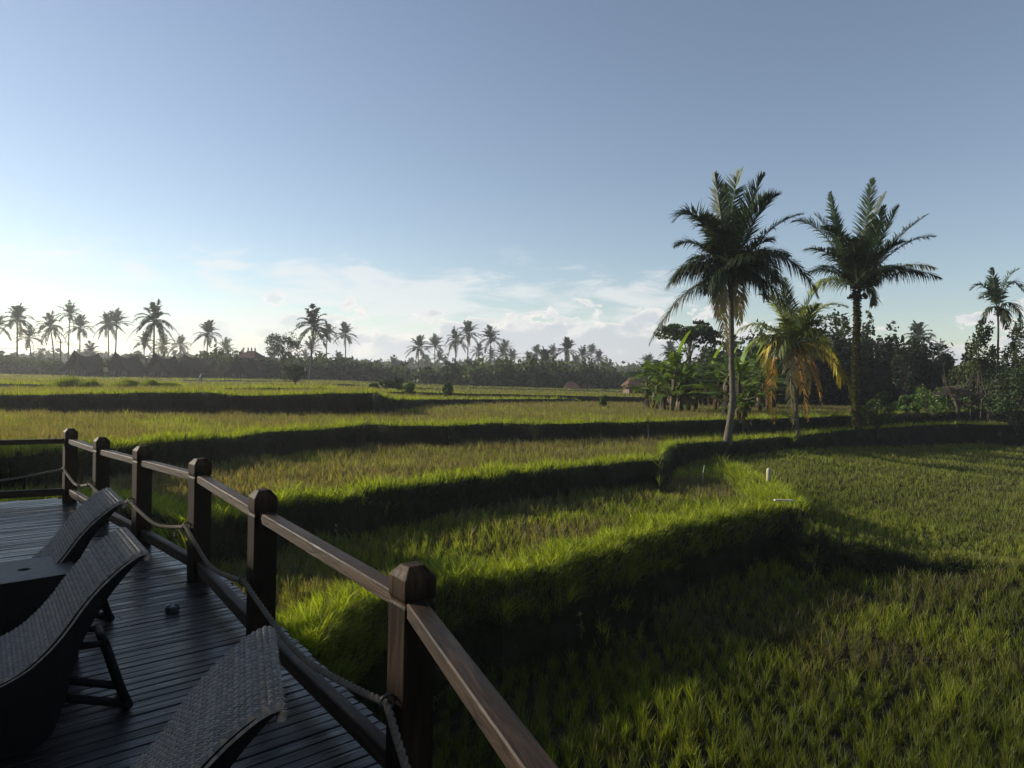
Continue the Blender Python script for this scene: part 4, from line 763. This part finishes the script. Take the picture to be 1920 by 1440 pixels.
# the thick growth between them
def belt(name, prof, depth, n, size, tint, label, seed):
    r = np.random.default_rng(seed); xs = [p[0] for p in prof]; px = r.uniform(xs[0], xs[-1], n); ty = np.interp(px, xs, [p[1] for p in prof]); Y = np.interp(px, xs, [p[2] for p in prof])+r.uniform(0, depth, n)
    X = np.array([at_y(a, 700, b)[0] for a, b in zip(px, Y)]); tz = np.array([at_y(a, t, b)[2] for a, t, b in zip(px, ty, Y)]); bz = terrain(X, Y)[0]
    lump = .86+.45*np.sin(px*.21+seed)*np.cos(px*.083)+.38*np.sin(px*.11+Y*.6)+.24*np.sin(px*.47+Y)+.16*np.sin(px*1.3+Y*2); hgt = np.clip((tz-bz)*lump, .5, 40); u = r.uniform(0, 1, n)**.75
    P = np.stack([X, Y, bz+hgt*u], 1); g = G(); m_ = 5; C = np.repeat(P, m_, 0); q = len(C); s = size*np.repeat(Y, m_)/120; P2 = C+r.normal(0, 1, (q, 3))*s[:, None]*np.array([1, 1, .7]); a = nrm(r.normal(0, 1, (q, 3))); b = nrm(np.cross(a, r.normal(0, 1, (q, 3)))); w_ = (s*r.uniform(.5, 1.1, q))[:, None]
    V = np.stack([P2-a*w_, P2+b*w_*.6, P2+a*w_, P2-b*w_*.6], 1); pl = 1+.55*np.sin(px*.13+Y*1.7)*np.sin(px*.051+seed)+.3*np.sin(px*.9); tn = np.array(tint)*np.repeat(r.uniform(.6, 1.4, (n, 1))*pl[:, None]*np.array([1.1, 1.05, .9]), m_, 0)*(1+r.normal(0, .1, (q, 3)))
    g.add(V.reshape(-1, 3), np.arange(4*q).reshape(-1, 4), None, np.clip(np.repeat(tn, 4, 0), .003, .5)); g.obj(name, M_LEAF, label=label, cat='woodland', kind='stuff')
belt('woodland', [(-260, 672, 135), (0, 680, 135), (110, 690, 132), (240, 686, 132), (330, 684, 130), (420, 674, 128), (480, 686, 128), (560, 684, 128), (640, 686, 128), (720, 697, 132), (780, 704, 125), (860, 698, 122), (940, 694, 120), (1000, 693, 120), (1060, 698, 122), (1120, 698, 125), (1150, 708, 135), (1300, 712, 130)], 14, 15000, .55, (.042, .060, .022), 'thick low woodland along the far edge of the fields', 1)
belt('hazy_woodland', [(-400, 676, 330), (300, 680, 320), (700, 690, 320), (1000, 694, 320), (1300, 700, 320), (1700, 706, 320), (2200, 708, 320)], 60, 9000, .8, (.04, .055, .03), 'pale hazy woodland in the distance', 2)
belt('dark_grove', [(1285, 705, 70), (1330, 680, 68), (1400, 672, 66), (1500, 654, 66), (1600, 654, 66), (1660, 672, 66), (1740, 686, 66), (1800, 702, 66), (1900, 705, 62), (2150, 690, 60)], 12, 20000, .5, (.016, .026, .009), 'dense dark grove behind the palms on the right', 3)
# buildings
def hut(px, wpx, apex, eave, Y, label, seed, kind='gable'):
    B = at_y(px, 700, Y); B[2] = gz(B[0], B[1]); k = Y/FPX; w_ = wpx*k; he = at_y(px, eave, Y)[2]-B[2]; ha = at_y(px, apex, Y)[2]-B[2]
    o = empty('timber_hut', tuple(B), label=label, cat='hut', group='timber huts along the far field edge')
    b = w_*.36; D = 5.
    g = G(); box(g, (-b, 0, -.3), (b, D, he)); g.add([(-b, .001, he), (b, .001, he), (0, .001, ha*.9)], None, [(0, 1, 2)]); g.obj('wall', M_WALL, o)
    g = G(); c = 9; s = np.linspace(-1, 1, c*2+1); zz = he*.72+(ha-he*.72)*(1-np.abs(s))**1.35; yy = np.linspace(-1.1, D+.6, 5)
    V = np.array([(x*w_*.55, y, z+.5*(abs(y-D/2)/(D/2))**2*(1-abs(x))**2) for y in yy for x, z in zip(s, zz)]); n = len(s)
    q = [(i*n+j, i*n+j+1, (i+1)*n+j+1, (i+1)*n+j) for i in range(4) for j in range(n-1)]; nv = len(V); V = np.concatenate([V, V-np.array([0, 0, .22])]); q2 = [(a+nv, d+nv, c_+nv, b_+nv) for a, b_, c_, d in q]
    ed = [(j, j+1, nv+j+1, nv+j) for j in range(n-1)]; g.add(V, q+q2+ed); g.obj('roof', M_THATCH, o)
    for sx in (-1, 1): g = G(); tube(g, [(sx*.02, -1.15, ha+.1), (sx*.28, -1.3, ha+.65)], [.09, .04], 6); g.obj('gable_horn', M_THATCH, o)
    for x in (-.9, -.3, .3, .9): g = G(); box(g, (x*b-.07, -.9, -.3), (x*b+.07, -.76, he*.85)); g.obj('veranda_post', M_WALL, o)
    g = G(); box(g, (-.4, -.03, 0), (.4, -.003, he*.78), (.35, .35, .35)); g.obj('door', M_WALL, o)
    for x in (-.62, .62): g = G(); box(g, (x*b-.35, -.03, he*.3), (x*b+.35, -.003, he*.75), (2.2, 2.4, 2.6)); g.obj('window', M_WALL, o)
hut(146, 48, 668, 690, 116, 'timber hut with horned dark gable, farthest left of the row', 1); hut(222, 50, 671, 692, 116, 'timber hut with pale sign beside it, second of the row', 2); hut(296, 50, 673, 694, 114, 'timber hut under the big broad palm, third of the row', 3)
hut(448, 42, 678, 698, 114, 'small timber hut half hidden by twigs before the red roof', 5)
def saddle(px, wpx, top, eave, Y, label):
    B = at_y(px, 700, Y); B[2] = gz(B[0], B[1]); k = Y/FPX; w_ = wpx*k/2; zt = at_y(px, top, Y)[2]-B[2]; ze = at_y(px, eave, Y)[2]-B[2]; o = empty('longhouse', tuple(B), label=label, cat='building')
    xs = np.linspace(-1, 1, 15); V = []
    for x in xs:
        z = zt*.9+.1*zt*(2*abs(x)**2.4); V += [(x*w_*.88, -.5, ze), (x*w_, 2.2, z), (x*w_*.88, 5, ze)]
    V = np.array(V); q = [(i*3+j, i*3+3+j, i*3+4+j, i*3+1+j) for i in range(14) for j in (0, 1)]; n = len(V); g = G(); g.add(np.concatenate([V, V-np.array([0, 0, .25])]), q+[tuple(a+n for a in reversed(t)) for t in q], [(0, 2, 1), (n-3, n-2, n-1)]); g.obj('roof', M_THATCH, o)
    g = G(); box(g, (-w_*.8, .3, -.3), (w_*.8, 4.4, ze+.1)); g.obj('wall', M_WALL, o)
    for x in (-.5, 0, .5): g = G(); box(g, (x*w_-.4, .25, 0), (x*w_+.4, .297, ze*.8), (.5, .5, .5)); g.obj('door', M_WALL, o)
saddle(365, 66, 668, 690, 118, 'long dark house with upswept saddle roof, between huts and red roof')
def hiproof(g, w_, d, z0, z1, rw, ov=0.): g.add([(-w_, -d, z0), (w_, -d, z0), (w_, d, z0), (-w_, d, z0), (-rw, 0, z1), (rw, 0, z1)], [(0, 1, 5, 4), (2, 3, 4, 5)], [(1, 2, 5), (3, 0, 4)]); g.add([(-w_, -d, z0-.12), (w_, -d, z0-.12), (w_, d, z0-.12), (-w_, d, z0-.12)], [(0, 1, 2, 3)])
def redhouse(name, px, wpx, top, eave, Y, label, two=False, tint=(1, 1, 1)):
    B = at_y(px, 700, Y); B[2] = gz(B[0], B[1]); k = Y/FPX; w_ = wpx*k/2; zt = at_y(px, top, Y)[2]-B[2]; ze = at_y(px, eave, Y)[2]-B[2]; o = empty(name, tuple(B), label=label, cat='building')
    if two:
        g = G(); hiproof(g, w_*.85, 3.4, ze, zt, w_*.28); g.obj('upper_roof', M_TILE, o)
        g = G(); hiproof(g, w_*1.3, 4.6, ze-2.2, ze-.35, w_*.6); g.obj('lower_roof', M_TILE, o)
        for x in (-.6, -.2, .2, .6): g = G(); box(g, (x*w_-.1, -2.4, ze-1.1), (x*w_+.1, -2.2, ze-.13)); g.obj('post', M_WALL, o)
        for x in (-.28, 0, .28): g = G(); lathe(g, [(.2, zt-.05), (.1, zt+.15), (.16, zt+.3), (0, zt+.75)], 8, (x*w_, 0, 0)); g.obj('finial', M_TILE, o)
        g = G(); box(g, (-w_, -3.6, -.3), (w_, 3.6, ze-2.25)); g.obj('wall', M_WALL, o)
    else:
        g = G(); hiproof(g, w_, 3.2, ze, zt, w_*.45, ); g.obj('roof', M_TILE, o); g = G(); box(g, (-w_*.8, -2.6, -.3), (w_*.8, 2.6, ze-.13), (2, 2, 2)); g.obj('wall', M_WALL, o)
        g = G(); box(g, (-.5, -2.64, 0), (.5, -2.602, ze*.8), (.4, .4, .4)); g.obj('door', M_WALL, o)
redhouse('red_roofed_building', 471, 46, 658, 671, 128, 'building with two-tiered red tiled hip roof and finials', True)
redhouse('red_roofed_house', 1072, 30, 716, 727, 118, 'low house with orange tiled roof below the palms right of centre'); redhouse('red_roofed_house', 1100, 24, 718, 728, 122, 'smaller orange-roofed house just right of the first'); redhouse('red_roofed_house', 1192, 44, 707, 725, 95, 'house with dark red hip roof left of the banana grove')
# pole with wires, sign, bent farmer
P = at_y(113, 700, 118); zb = gz(P[0], P[1]); o = empty('utility_pole', (P[0], P[1], zb), label='thin utility pole with cross arm among the left palms', cat='pole'); zt = at_y(113, 636, 118)[2]-zb
g = G(); tube(g, [(0, 0, -.3), (0, 0, zt)], [.14, .09], 8); g.obj('pole', M_BARK, o); g = G(); box(g, (-.8, -.06, zt-.5), (.8, .06, zt-.4)); g.obj('cross_arm', M_BARK, o)
for i, dx in enumerate((-.7, .7)):
    A = np.array([P[0]+dx, P[1], zb+zt-.4]); E1 = at_y(-60, 652, 118)+np.array([dx, 0, 0]); E2 = at_y(330, 676, 122)+np.array([dx, 0, 0]); g = G()
    for E_ in (E1, E2): s = np.linspace(0, 1, 14)[:, None]; C = A+(E_-A)*s; C[:, 2] -= (1.2*s*(1-s))[:, 0]*2; tube(g, C, .022, 4)
    g.obj('overhead_wire', M_METAL, label=('lower' if i else 'upper')+' overhead wire sagging from the utility pole behind the huts', cat='wire')
P = at_y(198, 700, 106); zb = gz(P[0], P[1]); o = empty('sign_board', (P[0], P[1], zb), label='small pale board on two posts in front of the second hut', cat='sign')
g = G(); box(g, (-.36, -.02, .9), (.36, .02, 1.6), (1, .72, .5)); g.obj('board', M_PLAIN, o)
for x in (-.3, .3): g = G(); box(g, (x-.03, .021, -.2), (x+.03, .08, 1.55)); g.obj('post', M_WALL, o)
P = at_y(377, 700, 88); zb = gz(P[0], P[1])
bm = bpy.data.meshes.new('person'); vs = [(0, 0, .78), (.12, 0, .98), (.30, 0, 1.10), (.40, .0, 1.09), (.50, 0, 1.08), (-.20, .1, .45), (-.38, .1, .04), (-.24, .1, .0), (.12, -.1, .42), (.06, -.1, .04), (.20, -.1, 0.), (.34, .14, .82), (.44, .12, .56), (.34, -.14, .82), (.46, -.12, .58)]
bm.from_pydata([tuple(v) for v in vs], [(0, 1), (1, 2), (2, 3), (3, 4), (0, 5), (5, 6), (6, 7), (0, 8), (8, 9), (9, 10), (2, 11), (11, 12), (2, 13), (13, 14)], [])
po = bpy.data.objects.new('person', bm); COL.objects.link(po); po.location = (P[0], P[1], zb); po.modifiers.new('skin', 'SKIN'); po.modifiers.new('sub', 'SUBSURF').levels = 2; po.modifiers['sub'].render_levels = 2
for i, rr_ in enumerate((.15, .16, .15, .06, .11, .09, .055, .05, .09, .055, .05, .05, .04, .05, .04)): bm.skin_vertices[0].data[i].radius = (rr_, rr_)
bm.materials.append(surf_mat('dark_clothes', (.02, .025, .035), (.05, .055, .07), 9., use_tint=False)); tag(po, 'farmer in dark clothes bending over the field in front of the saddle roof', 'person')
hb = G(); lathe(hb, [(.22, 0), (.1, .07), (0, .13)], 14); hb.obj('hat', M_THATCH, po, loc=(.54, 0, 1.15))
# rank grass clumps standing on the left bank
r = np.random.default_rng(5)
for i, (px, py, h_, w_, lb) in enumerate([(125, 727, 20, 62, 'tall rank grass clump on the far left bank, tallest'), (163, 726, 15, 30, 'narrow rank grass clump right of the tallest'), (236, 727, 13, 60, 'wide low grass clump in the middle of the far left bank'), (278, 727, 13, 30, 'pointed grass clump right of the wide low one'), (315, 728, 8, 60, 'lowest grass clump at the right end of the far left bank')]):
    Y = 47; k = Y/FPX; n = 2600; c = at_y(px, 700, Y); X = c[0]+r.normal(0, w_*k*.26, n); Yy = Y+r.normal(0, .35, n); z = terrain(X, Yy)[0]; g = G(); f = np.exp(-((X-c[0])/(w_*k*.4))**2)
    blades(g, np.stack([X, Yy, z], 1), 1.05*h_*k*(.35+.8*f)*r.uniform(.5, 1.15, n), np.full(n, .03), r.uniform(0, 6.28, n), r.uniform(.1, .6, n), np.clip(C_GREEN*r.uniform(.4, 1.3, (n, 1)), 0, 1), 2); g.obj('grass_clump', M_GRASS, label=lb, cat='grass clump', group='grass clumps on the far left bank')
# ------------------------------------------------------------------ air
mz, hz_nt = new_mat('haze'); v = N(hz_nt, 'ShaderNodeVolumePrincipled'); v.inputs['Color'].default_value = (.92, .95, 1, 1); v.inputs['Density'].default_value = .0005; v.inputs['Anisotropy'].default_value = .4
oo = N(hz_nt, 'ShaderNodeOutputMaterial'); L(hz_nt, v, 0, oo, 'Volume')
g = G(); box(g, (-1450, -1450, -16), (1450, 1450, 26)); ho = g.obj('haze', mz, kind='stuff')
